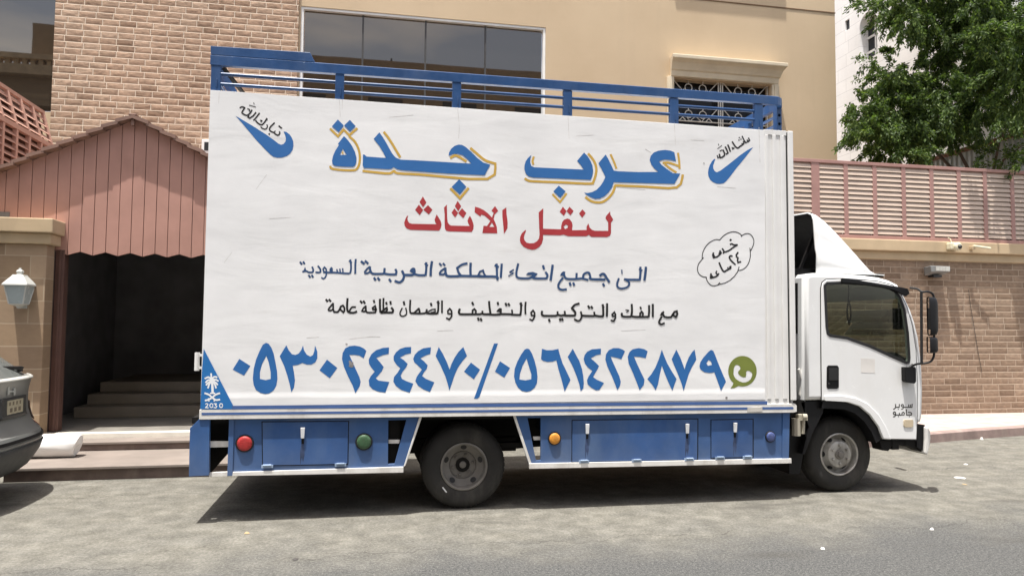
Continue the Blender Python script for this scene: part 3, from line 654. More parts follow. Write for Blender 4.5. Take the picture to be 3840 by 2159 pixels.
# ---------------- lettering and marks painted on the vinyl
M_ink = dict(blue=plain('letter_blue', (.020, .128, .37), .5, var=.06, bump=.05), gold=plain('letter_gold', (.55, .345, .06), .5, var=.08), red=plain('letter_red', (.38, .032, .04), .5, var=.1),
             navy=plain('letter_navy', (.022, .065, .17), .5, var=.1), black=plain('letter_black', (.008, .008, .009), .5), sky=plain('triangle_blue', (.016, .15, .42), .45, var=.06), white=plain('mark_white', (.78, .8, .82), .5, var=.03), green=plain('mark_green', (.165, .20, .035), .5, var=.12), grey=plain('door_letter_grey', (.045, .042, .035), .5))
class Ink:
    def __init__(s, y): s.y = y; s.mb = MB(); s.k = 0
    def at(s, ox, oy, sc): s.o = (ox, oy, sc); return s
    def m(s, p, y): return W(s.o[0]+p[0]/s.o[2], s.o[1]+p[1]/s.o[2], y)
    def P(s, pts, *holes):
        s.k += 1; y = s.y - s.k*2.5e-5
        s.mb.flat_y([s.m(p, y) for p in pts], y, [[s.m(p, y) for p in h] for h in holes]); return s
    def S(s, w, *strokes):
        for pts in strokes:
            pts = [Vector((p[0], p[1])) for p in pts]
            if len(pts) > 2:                                    # smooth the pen path
                q = []
                for i in range(len(pts)-1):
                    p0, p1, p2, p3 = pts[max(i-1, 0)], pts[i], pts[i+1], pts[min(i+2, len(pts)-1)]
                    for k in range(3):
                        u = k/3; q.append(.5*((2*p1)+(p2-p0)*u+(2*p0-5*p1+4*p2-p3)*u*u+(3*p1-p0-3*p2+p3)*u**3))
                sharp = any((pts[i]-pts[i-1]).normalized().dot((pts[i+1]-pts[i]).normalized()) < .25 for i in range(1, len(pts)-1) if (pts[i]-pts[i-1]).length > 1 and (pts[i+1]-pts[i]).length > 1)
                if not sharp: pts = q+[pts[-1]]
            d0 = (pts[1]-pts[0]).normalized(); d1 = (pts[-1]-pts[-2]).normalized()
            pts[0] = pts[0]-d0*w*.22; pts[-1] = pts[-1]+d1*w*.22
            L, R = [], []
            for i, p in enumerate(pts):
                a = (pts[i]-pts[i-1]).normalized() if i else None; b = (pts[i+1]-pts[i]).normalized() if i < len(pts)-1 else None
                if a is None: a = b
                if b is None: b = a
                na = Vector((-a.y, a.x)); nb = Vector((-b.y, b.x)); n = na+nb
                n = n.normalized() if n.length > 1e-3 else na
                k = min(1.6, 1/max(.3, n.dot(na)))
                L.append(p+n*w/2*k); R.append(p-n*w/2*k)
            s.k += 1; y = s.y - s.k*2.5e-5; v = []
            for l, r in zip(L, R):
                for c in (l, r): X_, Z_ = s.m(c, y); v.append((X_, y, Z_))
            s.mb.add(v, [(2*i, 2*i+1, 2*i+3, 2*i+2) for i in range(len(L)-1)])
        return s
    def done(s, mat, label, parent=None, name='lettering'):
        o = s.mb.build(name, M_ink[mat], parent or banner); o['label'] = label; return o
LY = -.0072
# headline, gold drop shade first, then blue letters
k = Ink(LY)
k.at(1944, 500, 4).S(30, [(1385,320),(1430,420),(1470,525)], [(230,355),(212,420),(225,465)], [(515,915),(625,1030),(720,905)])
k.S(36, [(1050,310),(1110,380),(1150,450),(1170,540),(1155,640),(1115,755)], [(1115,752),(1000,755),(600,735),(220,720),(140,705),(100,680)])
k.S(32, [(2395,300),(2412,420),(2418,530)], [(2170,445),(2250,440),(2400,490)], [(2200,465),(2280,530),(2365,585)])
k.S(36, [(2465,625),(2375,812),(1900,800),(1450,782)], [(1450,785),(1420,880),(1350,970),(1260,1030),(1160,1035),(1080,1010),(1010,960)])
k.at(1230, 430, 4).S(34, [(35,215),(150,325),(235,225),(320,310),(435,210)], [(320,330),(390,390),(440,470),(470,560),(478,660),(465,750),(430,815),(370,835),(200,830),(60,810),(35,775)])
k.S(36, [(840,265),(900,340),(970,450),(1080,635)], [(525,845),(700,865),(920,882),(990,845),(1050,880),(1400,900),(2390,965),(2510,730)], [(2510,735),(2440,715),(2350,680),(2250,600),(2140,505)], [(1840,650),(1900,615),(1960,630),(2070,700)], [(1840,1110),(1980,1255),(2105,1105)])
k.S(20, [(218,560),(225,590)])
k.done('gold', 'gold drop shade of the headline')
k = Ink(LY-.001)
k.at(1944, 500, 4).P([(195,325),(180,375),(178,440),(195,490),(235,510),(330,515),(980,545),(930,470),(880,415),(985,290),(1035,340),(1080,410),(1110,480),(1122,560),(1110,640),(1085,700),(900,692),(500,675),(220,665),(150,645),(110,605),(90,540),(92,480),(110,420),(145,370)])
k.P([(605,785),(708,870),(628,970),(525,872)])
k.P([(2340,285),(2365,420),(2280,402),(2200,395),(2150,405),(2110,425),(2150,475),(2220,530),(2320,600),(2430,605),(2340,760),(1430,735),(1400,820),(1350,890),(1290,945),(1220,980),(1150,985),(1080,955),(1020,920),(985,890),(1040,897),(1110,880),(1170,850),(1230,790),(1270,730),(1305,655),(1280,600),(1245,530),(1200,450),(1310,318),(1350,390),(1395,480),(1430,560),(1500,570),(1800,582),(2100,580),(2040,530),(1995,470),(1970,400),(1985,340),(2030,290),(2100,262),(2200,250),(2280,260)])
k.at(1230, 430, 4).P([(148,75),(238,165),(160,265),(57,178)]).P([(328,80),(415,175),(330,258),(240,165)])
k.P([(240,322),(300,385),(360,470),(405,560),(428,650),(425,720),(405,765),(375,785),(230,782),(100,770),(65,740),(60,690),(75,620),(110,540),(165,455),(148,440)], [(222,515),(278,605),(175,605)])
k.P([(770,268),(810,320),(860,400),(910,490),(960,580),(1010,640),(1080,675),(1300,685),(2150,735),(2090,670),(2020,610),(1950,590),(1880,590),(1810,618),(1815,570),(1850,510),(1900,470),(1960,450),(2010,455),(2070,490),(2150,560),(2240,650),(2330,720),(2435,752),(2350,910),(1800,885),(1100,835),(1040,820),(985,790),(950,815),(900,820),(535,800),(520,760),(525,600),(545,600),(580,630),(870,650),(830,570),(770,470),(685,365)])
k.P([(1968,970),(2075,1080),(1978,1200),(1855,1085)])
k.done('blue', 'large blue Arabic headline')
# red line
k = Ink(LY).at(1500, 720, 6.0047)
k.P([(2395,345),(2400,500),(2415,600),(2425,700),(2418,820),(2340,945),(2330,800),(2305,560),(2305,410)])
k.P([(1690,330),(1790,360),(1890,410),(1980,480),(2070,575),(2110,470),(2060,420),(2140,315),(2210,425),(2130,510),(2110,610),(2150,700),(2180,790),(2190,930),(1855,925),(1880,760),(1960,765),(2035,650),(1960,580),(1900,530),(1830,510),(1810,555),(1680,455)], [(2068,690),(2125,785),(2010,785)])
k.P([(1055,285),(1060,450),(1065,600),(1075,680),(1105,730),(1150,755),(1570,765),(1535,700),(1520,650),(1540,590),(1575,535),(1615,610),(1645,690),(1660,760),(1650,840),(1610,900),(1100,885),(1040,870),(1010,820),(1005,700),(1005,500),(990,350)])
k.P([(1298,200),(1378,320),(1313,435),(1235,320)]).P([(1225,370),(1310,470),(1240,575),(1160,465)]).P([(1395,365),(1495,470),(1425,590),(1310,475)])
k.P([(185,525),(165,600),(180,660),(215,700),(270,715),(820,725),(790,670),(778,620),(825,505),(880,590),(920,660),(935,730),(920,800),(880,870),(230,850),(150,820),(105,760),(95,690),(120,610),(150,550)])
k.P([(515,100),(595,235),(520,345),(440,225)]).P([(425,285),(520,405),(445,520),(340,405)]).P([(630,295),(730,400),(650,505),(525,400)])
k.at(1930, 760, 6.0047).P([(645,125),(640,350),(640,585),(1045,600),(1048,520),(1070,440),(1110,385),(1185,355),(1240,375),(1290,440),(1305,510),(1290,620),(1620,615),(1620,540),(1660,465),(1690,560),(1740,610),(1800,632),(2105,635),(2105,440),(2045,350),(2060,300),(2150,195),(2155,270),(2220,380),(2170,450),(2170,680),(2150,740),(2080,775),(1730,770),(1670,725),(1610,755),(1200,755),(1100,720),(1020,735),(640,725),(640,820),(610,920),(560,990),(480,1045),(400,1060),(300,1040),(200,990),(140,920),(118,850),(125,770),(160,690),(245,610),(255,640),(220,720),(205,790),(225,850),(270,900),(340,915),(430,910),(500,870),(545,810),(560,720),(550,500),(540,220)], [(1155,495),(1205,520),(1190,570),(1135,595),(1100,540)])
k.P([(1085,90),(1168,190),(1108,295),(1015,205)]).P([(1235,92),(1328,188),(1255,285),(1168,190)]).P([(1525,150),(1600,235),(1520,338),(1450,245)])
k.done('red', 'red Arabic line under the headline')
# navy line
k = Ink(LY).at(1110, 960, 6.0047)
k.S(44, [(95,135),(130,185)], [(165,130),(190,175)], [(285,430),(320,480)], [(355,430),(385,475)])
k.P([(205,240),(240,345),(150,362)]).S(40, [(150,352),(230,335),(280,362),(370,362),(388,310),(365,245)], [(495,225),(545,290),(550,350),(520,368),(445,365)])
k.S(34, [(620,340),(610,290),(640,250),(680,290),(688,370),(680,430),(650,490),(610,510),(575,480)], [(620,345),(690,362)])
k.S(42, [(620,365),(900,372),(1050,385),(1200,392)], [(1225,85),(1237,200),(1237,300),(1220,385)]).P([(750,300),(790,240),(830,270),(830,345),(755,345)])
k.S(34, [(920,300),(935,370)], [(985,290),(1000,370)], [(1050,280),(1060,380)], [(1195,110),(1255,145)]).S(44, [(1345,75),(1335,200),(1335,390)])
k.S(52, [(1470,120),(1535,175)], [(1560,110),(1620,165)], [(1760,490),(1790,540)], [(1840,490),(1880,540)], [(2100,520),(2135,570)])
k.S(42, [(1660,240),(1600,290),(1545,360)], [(1545,385),(1610,385),(1665,350)]).S(50, [(1660,240),(1680,340),(1730,395),(1900,400),(1990,395),(2100,412),(2240,412)], [(2245,415),(2262,350),(2240,300)], [(1995,280),(1985,390)])
k.S(54, [(2390,335),(2420,400),(2430,460),(2400,540),(2330,590),(2230,560)]).S(50, [(2420,425),(2600,430)])
k.at(1500, 960, 6.0047).S(50, [(80,420),(280,425)], [(280,425),(330,408),(430,430),(560,430)], [(575,430),(590,300),(590,150)]).P([(215,340),(240,290),(290,255),(340,270),(355,330),(350,390),(300,400)])
k.S(44, [(565,170),(620,215)], [(1020,270),(930,330),(890,395)], [(890,410),(980,412),(1015,380)], [(890,165),(930,210)], [(970,165),(1010,205)])
k.S(54, [(720,125),(695,280),(690,440)], [(1020,270),(1032,390),(1080,450),(1310,452)], [(1300,450),(1400,445),(1540,448)], [(1540,448),(1720,452),(1850,458),(2170,466),(2190,530)], [(1590,160),(1585,300),(1590,430)])
k.S(50, [(1510,165),(1400,190),(1290,265)], [(1285,255),(1320,370),(1375,440)], [(2175,180),(2180,300),(2185,470)], [(2140,210),(2215,245)], [(2290,180),(2280,330),(2270,480)]).S(42, [(1760,430),(1800,350),(1870,322),(1890,390),(1930,450)], [(1760,435),(1840,445)])
k.at(1900, 960, 6.0047).S(32, [(155,305),(70,360)], [(70,360),(155,385),(45,445)])
k.S(48, [(260,175),(225,320),(220,440),(270,490),(400,502),(520,495),(585,455)], [(580,475),(640,502),(890,502)], [(895,500),(920,430),(875,360)]).P([(430,425),(480,370),(590,355),(700,395),(640,470),(590,490),(560,430)])
k.S(50, [(820,215),(840,290)], [(1420,600),(1440,660)], [(1500,605),(1520,655)], [(2170,620),(2195,670)]).S(54, [(1035,205),(1015,350),(990,540)])
k.P([(1205,445),(1220,390),(1270,345),(1322,350),(1310,420),(1280,445)]).S(48, [(1290,400),(1310,470),(1370,512),(1530,517)], [(1530,517),(1600,512),(1700,502),(1830,535)], [(1575,390),(1570,500)], [(1265,490),(1190,590),(1160,670),(1190,735),(1260,757),(1345,745)])
k.S(48, [(1720,500),(1730,420),(1800,372),(1860,385),(1885,480)]).S(54, [(1870,490),(1920,520),(2210,527)], [(2100,440),(2150,402),(2200,412),(2250,490),(2310,580)])
k.at(2240, 960, 6.0047).S(44, [(485,505),(450,600),(450,680),(500,722),(580,727),(680,692),(722,620),(690,565),(625,525)]).S(50, [(610,520),(700,530),(950,532)], [(955,535),(970,400),(970,250)], [(950,290),(1000,330)]).S(28, [(550,310),(558,395)]).S(54, [(1095,250),(1080,400),(1060,540)])
k.done('navy', 'dark blue Arabic line')
# black line
k = Ink(LY).at(1210, 1110, 6.0047)
k.S(46, [(75,75),(110,120)], [(145,75),(180,115)], [(850,110),(885,155)], [(920,110),(950,160)], [(1150,95),(1165,145)], [(1430,140),(1440,185)], [(1525,120),(1535,180)], [(1825,125),(1840,195)], [(2435,160),(2450,215)])
k.S(38, [(235,160),(170,240),(130,300),(150,325),(210,312),(235,280)], [(740,245),(660,250),(610,320),(590,350)], [(970,220),(910,280),(885,335),(930,350),(970,320)]).S(42, [(235,160),(237,300),(260,357),(340,357),(380,300),(410,230),(455,210),(490,260),(490,330),(465,362),(390,290)])
k.S(48, [(560,55),(550,200),(560,330),(620,370),(700,372),(765,345)], [(1290,70),(1290,250),(1300,360)], [(1310,372),(1570,368)], [(1575,365),(1585,310),(1550,260)])
k.S(42, [(970,220),(975,320),(1010,367),(1180,367)], [(1185,365),(1205,300),(1180,220),(1125,265),(1135,300),(1195,300)], [(1370,50),(1365,200),(1370,360)], [(1310,360),(1400,290),(1445,255),(1452,300),(1430,350),(1320,372)])
k.S(32, [(1790,270),(1750,350),(1742,410),(1790,452),(1860,430),(1892,370),(1870,265)]).S(42, [(1975,90),(1965,250),(1970,350),(2000,382),(2060,375),(2110,330),(2165,278)], [(2165,278),(2185,350),(2170,385)], [(1990,385),(2300,385),(2342,300)], [(2342,300),(2350,385),(2400,392)])
k.at(1600, 1110, 6.0047).S(44, [(0,350),(60,392),(230,390)], [(240,390),(260,300),(260,110)], [(240,130),(280,165)]).S(30, [(40,345),(120,300),(190,292),(195,350),(100,372)])
k.S(40, [(345,105),(345,250),(345,370)]).S(38, [(480,390),(475,330),(520,282),(560,330),(567,400),(560,460),(510,522),(445,492)], [(480,392),(560,397)], [(2360,430),(2350,370),(2395,322),(2430,370),(2432,450),(2400,522),(2375,545),(2320,517)], [(2360,432),(2430,435)])
k.S(48, [(745,290),(725,350),(740,393),(800,407),(1000,407),(1200,407)], [(1200,407),(1250,393),(1300,407),(1400,407)], [(1400,407),(1500,417),(1640,412)], [(1640,412),(1700,402),(1890,407)], [(1890,407),(1940,417),(2105,422)], [(2110,420),(2125,300),(2125,150)], [(1405,120),(1415,250),(1440,400)])
k.S(40, [(1030,400),(1035,315),(1075,288),(1110,330),(1105,400)], [(1255,335),(1255,400)], [(1920,310),(1930,400)]).S(46, [(1025,140),(1050,195)], [(1155,490),(1170,540)], [(1215,500),(1235,550)], [(1600,140),(1610,190)], [(1775,160),(1800,215)], [(1840,165),(1865,210)], [(2105,160),(2145,215)]).P([(1565,350),(1600,300),(1640,265),(1692,275),(1692,365),(1670,400),(1635,355)]).S(42, [(2230,135),(2220,250),(2225,400)])
k.at(1980, 1110, 6.0047).S(48, [(318,340),(310,400),(340,435),(400,442),(620,442)], [(620,442),(680,422),(740,437),(800,427)], [(800,427),(870,437),(1045,437)], [(1050,437),(1068,390),(1050,340),(990,275)], [(985,275),(1050,200),(1150,165)])
k.S(42, [(665,350),(670,430)], [(825,340),(840,430)], [(1190,350),(1207,430),(1200,490),(1160,547),(1110,552),(1045,517)], [(1490,360),(1500,440)], [(1675,200),(1705,250)]).S(46, [(470,520),(490,570)], [(715,505),(730,550)], [(765,505),(785,545)], [(1355,220),(1385,270)], [(1425,230),(1450,275)])
k.S(48, [(1205,432),(1300,442),(1470,447)], [(1470,447),(1520,437),(1600,452),(1685,452)], [(1692,452),(1695,350),(1685,190)], [(1780,170),(1780,300),(1775,450)]).S(38, [(1905,450),(1895,410),(1945,362),(1970,410),(1967,490),(1930,562),(1870,542)], [(1905,452),(1965,452)])
k.at(2200, 1110, 6.0047).S(48, [(795,385),(792,432),(840,460),(990,462)], [(1000,460),(1020,350),(1015,185)], [(1000,445),(1060,462),(1200,467),(1390,463)], [(1395,462),(1407,350),(1405,210)], [(1490,185),(1490,300),(1490,460)]).S(26, [(880,310),(950,320)], [(950,322),(900,360)]).S(40, [(1200,450),(1205,382),(1240,348),(1270,390),(1265,450)], [(1210,245),(1225,285)])
k.P([(1645,435),(1680,370),(1730,330),(1752,360),(1730,410),(1700,440)]).S(44, [(1720,410),(1750,462),(1820,477),(1900,472),(1940,410),(1980,352),(2030,337),(2042,400),(2010,470),(1940,420)], [(1690,465),(1640,550),(1632,600),(1680,632),(1750,607)])
k.done('black', 'black Arabic line')
# telephone digits
k = Ink(LY).at(860, 1270, 4)
k.P([(150,300),(315,405),(220,550),(50,460)]).P([(550,58),(590,75),(630,130),(665,220),(690,340),(715,480),(722,600),(705,700),(665,770),(600,815),(540,825),(470,810),(400,765),(365,690),(352,600),(365,450),(400,310),(450,190),(500,90)], [(555,255),(590,350),(620,500),(620,600),(545,618),(460,600),(458,500),(490,380)])
k.P([(855,95),(890,170),(940,230),(990,240),(1040,220),(1080,165),(1105,100),(1120,170),(1160,235),(1215,265),(1255,240),(1275,180),(1285,100),(1320,190),(1320,290),(1290,350),(1230,385),(1160,385),(1095,360),(1030,390),(950,400),(970,500),(985,620),(970,730),(930,800),(905,680),(870,550),(820,400),(755,260)])
k.P([(1465,310),(1620,435),(1508,590),(1352,470)]).P([(2055,180),(2015,290),(1950,250),(1880,240),(1800,240),(1840,330),(1890,440),(1950,570),(1970,640),(1955,710),(1890,815),(1850,700),(1780,560),(1720,420),(1690,300),(1700,210),(1740,140),(1800,110),(1880,100),(1960,115),(2020,145)])
k.P([(2395,128),(2390,225),(2300,245),(2205,285),(2260,350),(2315,420),(2290,480),(2240,540),(2195,590),(2240,625),(2400,645),(2340,805),(2240,790),(2150,755),(2100,700),(2090,620),(2120,560),(2180,490),(2130,430),(2095,370),(2090,310),(2130,230),(2200,170),(2300,135)])
k.at(1480, 1270, 4).P([(248,120),(245,215),(160,235),(80,280),(140,320),(195,375),(170,430),(120,490),(90,550),(110,600),(180,635),(280,670),(225,805),(100,765),(20,705),(-20,640),(-10,570),(40,510),(85,440),(30,390),(-15,320),(-15,260),(20,200),(80,150),(160,125)])
k.P([(545,125),(535,225),(470,245),(385,290),(440,335),(495,395),(480,450),(440,500),(410,555),(470,600),(595,650),(530,795),(430,755),(350,700),(310,630),(330,570),(370,510),(410,460),(350,400),(295,350),(278,300),(300,240),(350,185),(430,140)])
k.P([(660,120),(720,220),(780,340),(825,460),(850,380),(900,280),(960,190),(1030,122),(1085,255),(1020,330),(950,430),(900,540),(860,660),(820,775),(800,690),(760,560),(690,400),(615,255)]).P([(1145,355),(1280,460),(1188,605),(1040,490)]).P([(1490,70),(1550,68),(1270,870),(1240,895),(1190,895)])
k.P([(1580,335),(1730,435),(1645,580),(1505,490)]).P([(1985,145),(2020,155),(2060,220),(2100,330),(2130,450),(2143,560),(2135,660),(2100,730),(2040,780),(1980,793),(1910,780),(1850,730),(1810,650),(1790,560),(1800,450),(1840,340),(1900,230),(1950,160)], [(1978,295),(2010,400),(2050,530),(2048,605),(1960,622),(1870,608),(1880,520),(1920,400)])
k.P([(2210,148),(2280,170),(2370,168),(2455,150),(2475,230),(2520,370),(2580,490),(2637,615),(2550,790),(2500,600),(2455,450),(2425,320),(2370,340),(2290,345),(2220,325),(2195,300)])
k.at(2100, 1270, 4).P([(192,148),(240,240),(290,330),(330,450),(350,560),(358,660),(350,740),(310,785),(290,680),(250,560),(190,410),(115,270)])
k.P([(615,145),(612,230),(540,245),(460,290),(520,340),(585,405),(565,450),(530,510),(495,570),(550,610),(660,660),(590,765),(540,770),(470,730),(415,680),(405,620),(430,560),(485,480),(420,430),(375,370),(355,300),(370,240),(410,190),(480,155)])
k.P([(975,185),(920,305),(860,285),(760,265),(790,340),(840,450),(890,560),(912,640),(900,700),(860,770),(820,660),(770,540),(710,410),(680,310),(690,230),(730,170),(800,138),(880,138),(940,160)]).P([(1315,185),(1285,290),(1200,270),(1110,265),(1150,360),(1210,490),(1268,610),(1255,690),(1195,770),(1150,650),(1090,500),(1030,370),(1015,270),(1040,200),(1090,155),(1180,138),(1260,152)])
k.P([(1528,160),(1560,250),(1610,370),(1680,490),(1748,600),(1685,775),(1630,660),(1580,540),(1528,400),(1500,520),(1470,680),(1435,770),(1380,680),(1310,600),(1370,530),(1430,430),(1480,310)]).P([(1745,160),(1800,270),(1840,370),(1868,455),(1890,380),(1930,280),(1980,200),(2020,160),(2045,310),(1980,420),(1930,530),(1890,660),(1855,780),(1820,660),(1770,530),(1710,390),(1675,305)])
k.P([(2230,190),(2265,165),(2300,180),(2330,250),(2380,380),(2430,500),(2490,640),(2415,780),(2370,650),(2315,500),(2250,512),(2170,500),(2110,460),(2092,410),(2105,350),(2150,280)], [(2230,315),(2265,340),(2280,390),(2220,403),(2195,365)])
k.done('blue', 'row of large blue telephone digits')
# tick marks with their small lettering
k = Ink(LY).at(870, 370, 6.032).P([(80,390),(250,490),(500,640),(750,800),(950,940),(1050,1020),(1110,1045),(1170,1025),(1210,970),(1220,900),(1200,820),(1165,745),(1230,755),(1300,810),(1350,880),(1385,970),(1390,1070),(1370,1160),(1320,1240),(1240,1300),(1130,1335),(1030,1340),(940,1320),(860,1260),(740,1140),(560,950),(400,760),(230,560)])
k.done('blue', 'blue tick mark near the rear top corner', name='tick_mark')
k = Ink(LY).at(2630, 490, 6.895).P([(1340,430),(1200,500),(1000,640),(850,760),(700,880),(500,1030),(400,1080),(350,1050),(310,980),(305,900),(330,830),(362,735),(330,735),(270,800),(220,890),(185,990),(172,1090),(185,1180),(230,1270),(300,1330),(390,1370),(480,1378),(580,1360),(650,1300),(750,1180),(900,980),(1050,800),(1200,610)])
k.done('blue', 'blue tick mark near the front top corner', name='tick_mark')
k = Ink(LY).at(870, 370, 6.032)
k.S(34, [(1075,750),(1080,790),(1040,830),(980,800),(950,770)], [(950,770),(880,740),(848,700),(870,640),(960,550)], [(1060,620),(1085,640)], [(1095,650),(1125,670)], [(835,795),(850,810)], [(790,450),(740,530),(680,590),(620,580),(550,520),(540,495)], [(620,330),(560,410),(490,490)], [(540,315),(480,390),(400,445),(362,420),(380,380)])
k.S(34, [(450,260),(400,340),(330,380),(260,350),(225,310),(290,210)], [(290,210),(230,187),(180,210)]).S(26, [(960,770),(975,730)], [(790,590),(800,640),(760,690),(700,680),(650,640)], [(640,490),(680,500)], [(680,500),(650,530)], [(770,460),(800,480)], [(350,230),(400,250)], [(400,250),(390,290)]).S(18, [(390,150),(535,190)], [(490,95),(500,130)])
k.done('black', 'small black Arabic words along the rear tick mark')
k = Ink(LY).at(2630, 490, 6.895)
k.S(34, [(1220,190),(1250,250),(1220,280),(1180,240)], [(1220,280),(1150,315),(1100,240),(1055,145)], [(980,175),(985,190)], [(970,240),(975,255)], [(1020,220),(1030,230)], [(1050,330),(1060,360)]).S(40, [(1090,280),(1100,330),(1060,370),(1010,400),(950,450),(900,430),(850,370),(800,290)], [(685,370),(720,450),(750,540)], [(620,420),(660,500),(690,580),(640,610)], [(560,500),(600,580),(600,640),(540,690),(490,700),(465,610)])
k.S(28, [(790,440),(850,455)], [(850,455),(800,480)], [(430,700),(410,640)], [(420,710),(470,680)], [(480,530),(530,500)]).S(18, [(420,470),(530,385)], [(440,345),(450,380)])
k.done('black', 'small black Arabic words along the front tick mark')
# cloud bubble
k = Ink(LY).at(2600, 850, 6.032)
k.S(19, [(200,720),(210,600),(260,480),(340,380),(440,315),(520,290),(600,300)], [(600,295),(680,210),(770,150),(870,118),(960,120),(1040,150),(1100,205)], [(1080,220),(1140,175),(1220,155),(1290,175),(1345,240),(1370,320),(1355,420),(1300,540)], [(1280,480),(1290,600),(1285,700),(1250,820),(1190,910),(1110,970),(1020,990)], [(1035,910),(1000,1020),(930,1120),(830,1210),(720,1270),(600,1300),(560,1300),(600,1260)], [(620,1290),(540,1320),(460,1335),(390,1315),(330,1250),(300,1190),(295,1140)], [(295,1140),(220,1130),(150,1090),(105,1020),(95,930),(120,840),(170,770),(230,700)])
k.done('black', 'thin black cloud outline', name='cloud_outline')
k = Ink(LY).at(2600, 850, 6.032)
k.S(44, [(835,290),(852,308)]).S(36, [(835,400),(870,387),(920,410),(1000,410)], [(990,415),(900,470),(820,530),(750,562),(700,572)], [(655,495),(690,550),(680,600)], [(600,540),(630,590),(610,620),(580,600)], [(610,620),(540,680),(460,700),(440,640),(455,590)], [(1010,580),(970,640),(980,682),(1010,702),(1000,760),(1012,810),(1075,790)], [(880,665),(840,657),(815,690),(850,760),(950,855)])
k.P([(455,590),(505,690),(440,715),(430,660)]).P([(572,600),(600,532),(638,592),(615,628)]).S(38, [(585,815),(620,900),(660,980),(700,1015),(760,980),(840,940),(845,890)], [(560,1090),(500,1132),(400,1160)], [(390,1165),(395,1100),(400,1060)]).S(30, [(780,920),(790,960)], [(820,900),(830,940)], [(530,1000),(510,1040),(540,1080),(580,1060)]).P([(400,1060),(460,1130),(390,1170)])
k.done('black', 'black Arabic words inside the cloud')
# green call bubble
k = Ink(LY).at(2690, 1310, 8.516)
outer = [(803+455*math.cos(a), 690+487*math.sin(a)) for a in [math.radians(105-i*7.2) for i in range(0, 46)]] + [(510,1060),(490,1140),(420,1238),(540,1228),(670,1162)]
k.P(outer, [(520,700),(525,620),(550,540),(590,495),(640,490),(700,520),(740,580),(730,630),(680,680),(660,740),(690,800),(760,860),(830,885),(905,880),(925,800),(920,710),(960,675),(1020,680),(1090,730),(1115,780),(1100,870),(1060,950),(990,1010),(900,1045),(810,1050),(700,1010),(600,940),(540,860),(515,780)])
k.done('green', 'green speech bubble with a handset', name='call_mark')
# blue corner triangle with palm, swords and year
k = Ink(-.0132).at(740, 1290, 5.3635).P([(128,90),(720,1232),(722,1305),(60,1305),(92,540)])
tri = k.done('sky', 'blue corner triangle', name='corner_triangle')
k = Ink(-.0140).at(740, 1290, 5.3635)
k.S(34, [(285,740),(277,590)], [(285,700),(220,662),(155,690)], [(285,720),(215,722),(170,770)], [(285,740),(225,770),(180,820)], [(285,750),(240,800),(215,880)], [(285,700),(340,655),(395,665)], [(300,720),(370,712),(420,740)], [(300,740),(370,770),(405,815)], [(300,750),(350,800),(375,880)]).P([(250,690),(345,690),(360,770),(300,815),(240,770)])
k.S(48, [(300,800),(305,900),(308,985)]).S(30, [(262,985),(352,985)]).S(36, [(150,985),(230,1012),(300,1070),(370,1120),(450,1110)], [(450,985),(370,1012),(300,1070),(230,1112),(160,1130)]).S(26, [(225,1090),(235,1145)], [(345,1090),(340,1145)])
k.done('white', 'white palm above crossed swords', banner, 'emblem')
k = Ink(-.0140).at(740, 1290, 5.3635)
k.S(19, [(165,1205),(188,1190),(212,1207),(203,1232),(165,1272)], [(160,1275),(222,1275)], [(282+30*math.cos(a), 1232+40*math.sin(a)) for a in [i*math.pi/6 for i in range(13)]], [(335,1195),(388,1195)], [(388,1197),(360,1222)], [(360,1222),(392,1245),(372,1280),(330,1270)], [(478+30*math.cos(a), 1232+40*math.sin(a)) for a in [i*math.pi/6 for i in range(13)]])
k.done('white', 'white year number 2030')

# scuffs, drips and smudges on the vinyl
M_ink['scuff'] = plain('vinyl_scuff', (.58, .57, .555), .7, var=.3, scale=12)
M_ink['smudge'] = plain('vinyl_smudge', (.22, .21, .21), .7, var=.4, scale=14)
k = Ink(LY+.0009).at(0, 0, 1)
k.S(1.6, [(1272,372),(1276,440)], [(1284,374),(1283,410)], [(1716,408),(1722,470),(1720,520)], [(2130,436),(2134,520)], [(2529,462),(2533,545)], [(2846,478),(2850,610)], [(822,345),(820,388)])
k.S(1.3, [(960,710),(1000,655)], [(840,985),(870,945)])
k.S(2.2, [(1150,1266),(1195,1263)], [(1310,1270),(1390,1262),(1425,1263)], [(2420,560),(2440,572)], [(2590,525),(2640,528)], [(2690,700),(2760,706)])
k.S(1.5, [(1460,440),(1550,432)], [(2160,510),(2225,507)], [(2290,700),(2420,712)], [(1640,1240),(1700,1238)], [(2330,1240),(2420,1236)], [(1010,820),(1090,815)])
k.done('scuff', 'faint grey scuffs, drips and creases', name='scuff_mark')
k = Ink(LY-.0012).at(860, 1270, 4)
k.P([(1790,330),(1815,320),(1830,345),(1860,350),(1865,420),(1830,430),(1790,415),(1800,380)]).P([(1740,65),(1775,70),(1770,88),(1745,85)])
k.at(2100, 1270, 4).P([(2485,865),(2515,868),(2510,905),(2480,900)])
k.at(2630, 490, 6.895).P([(45,830),(90,835),(85,860),(50,855)])
k.done('smudge', 'small dark smudges', name='scuff_mark')

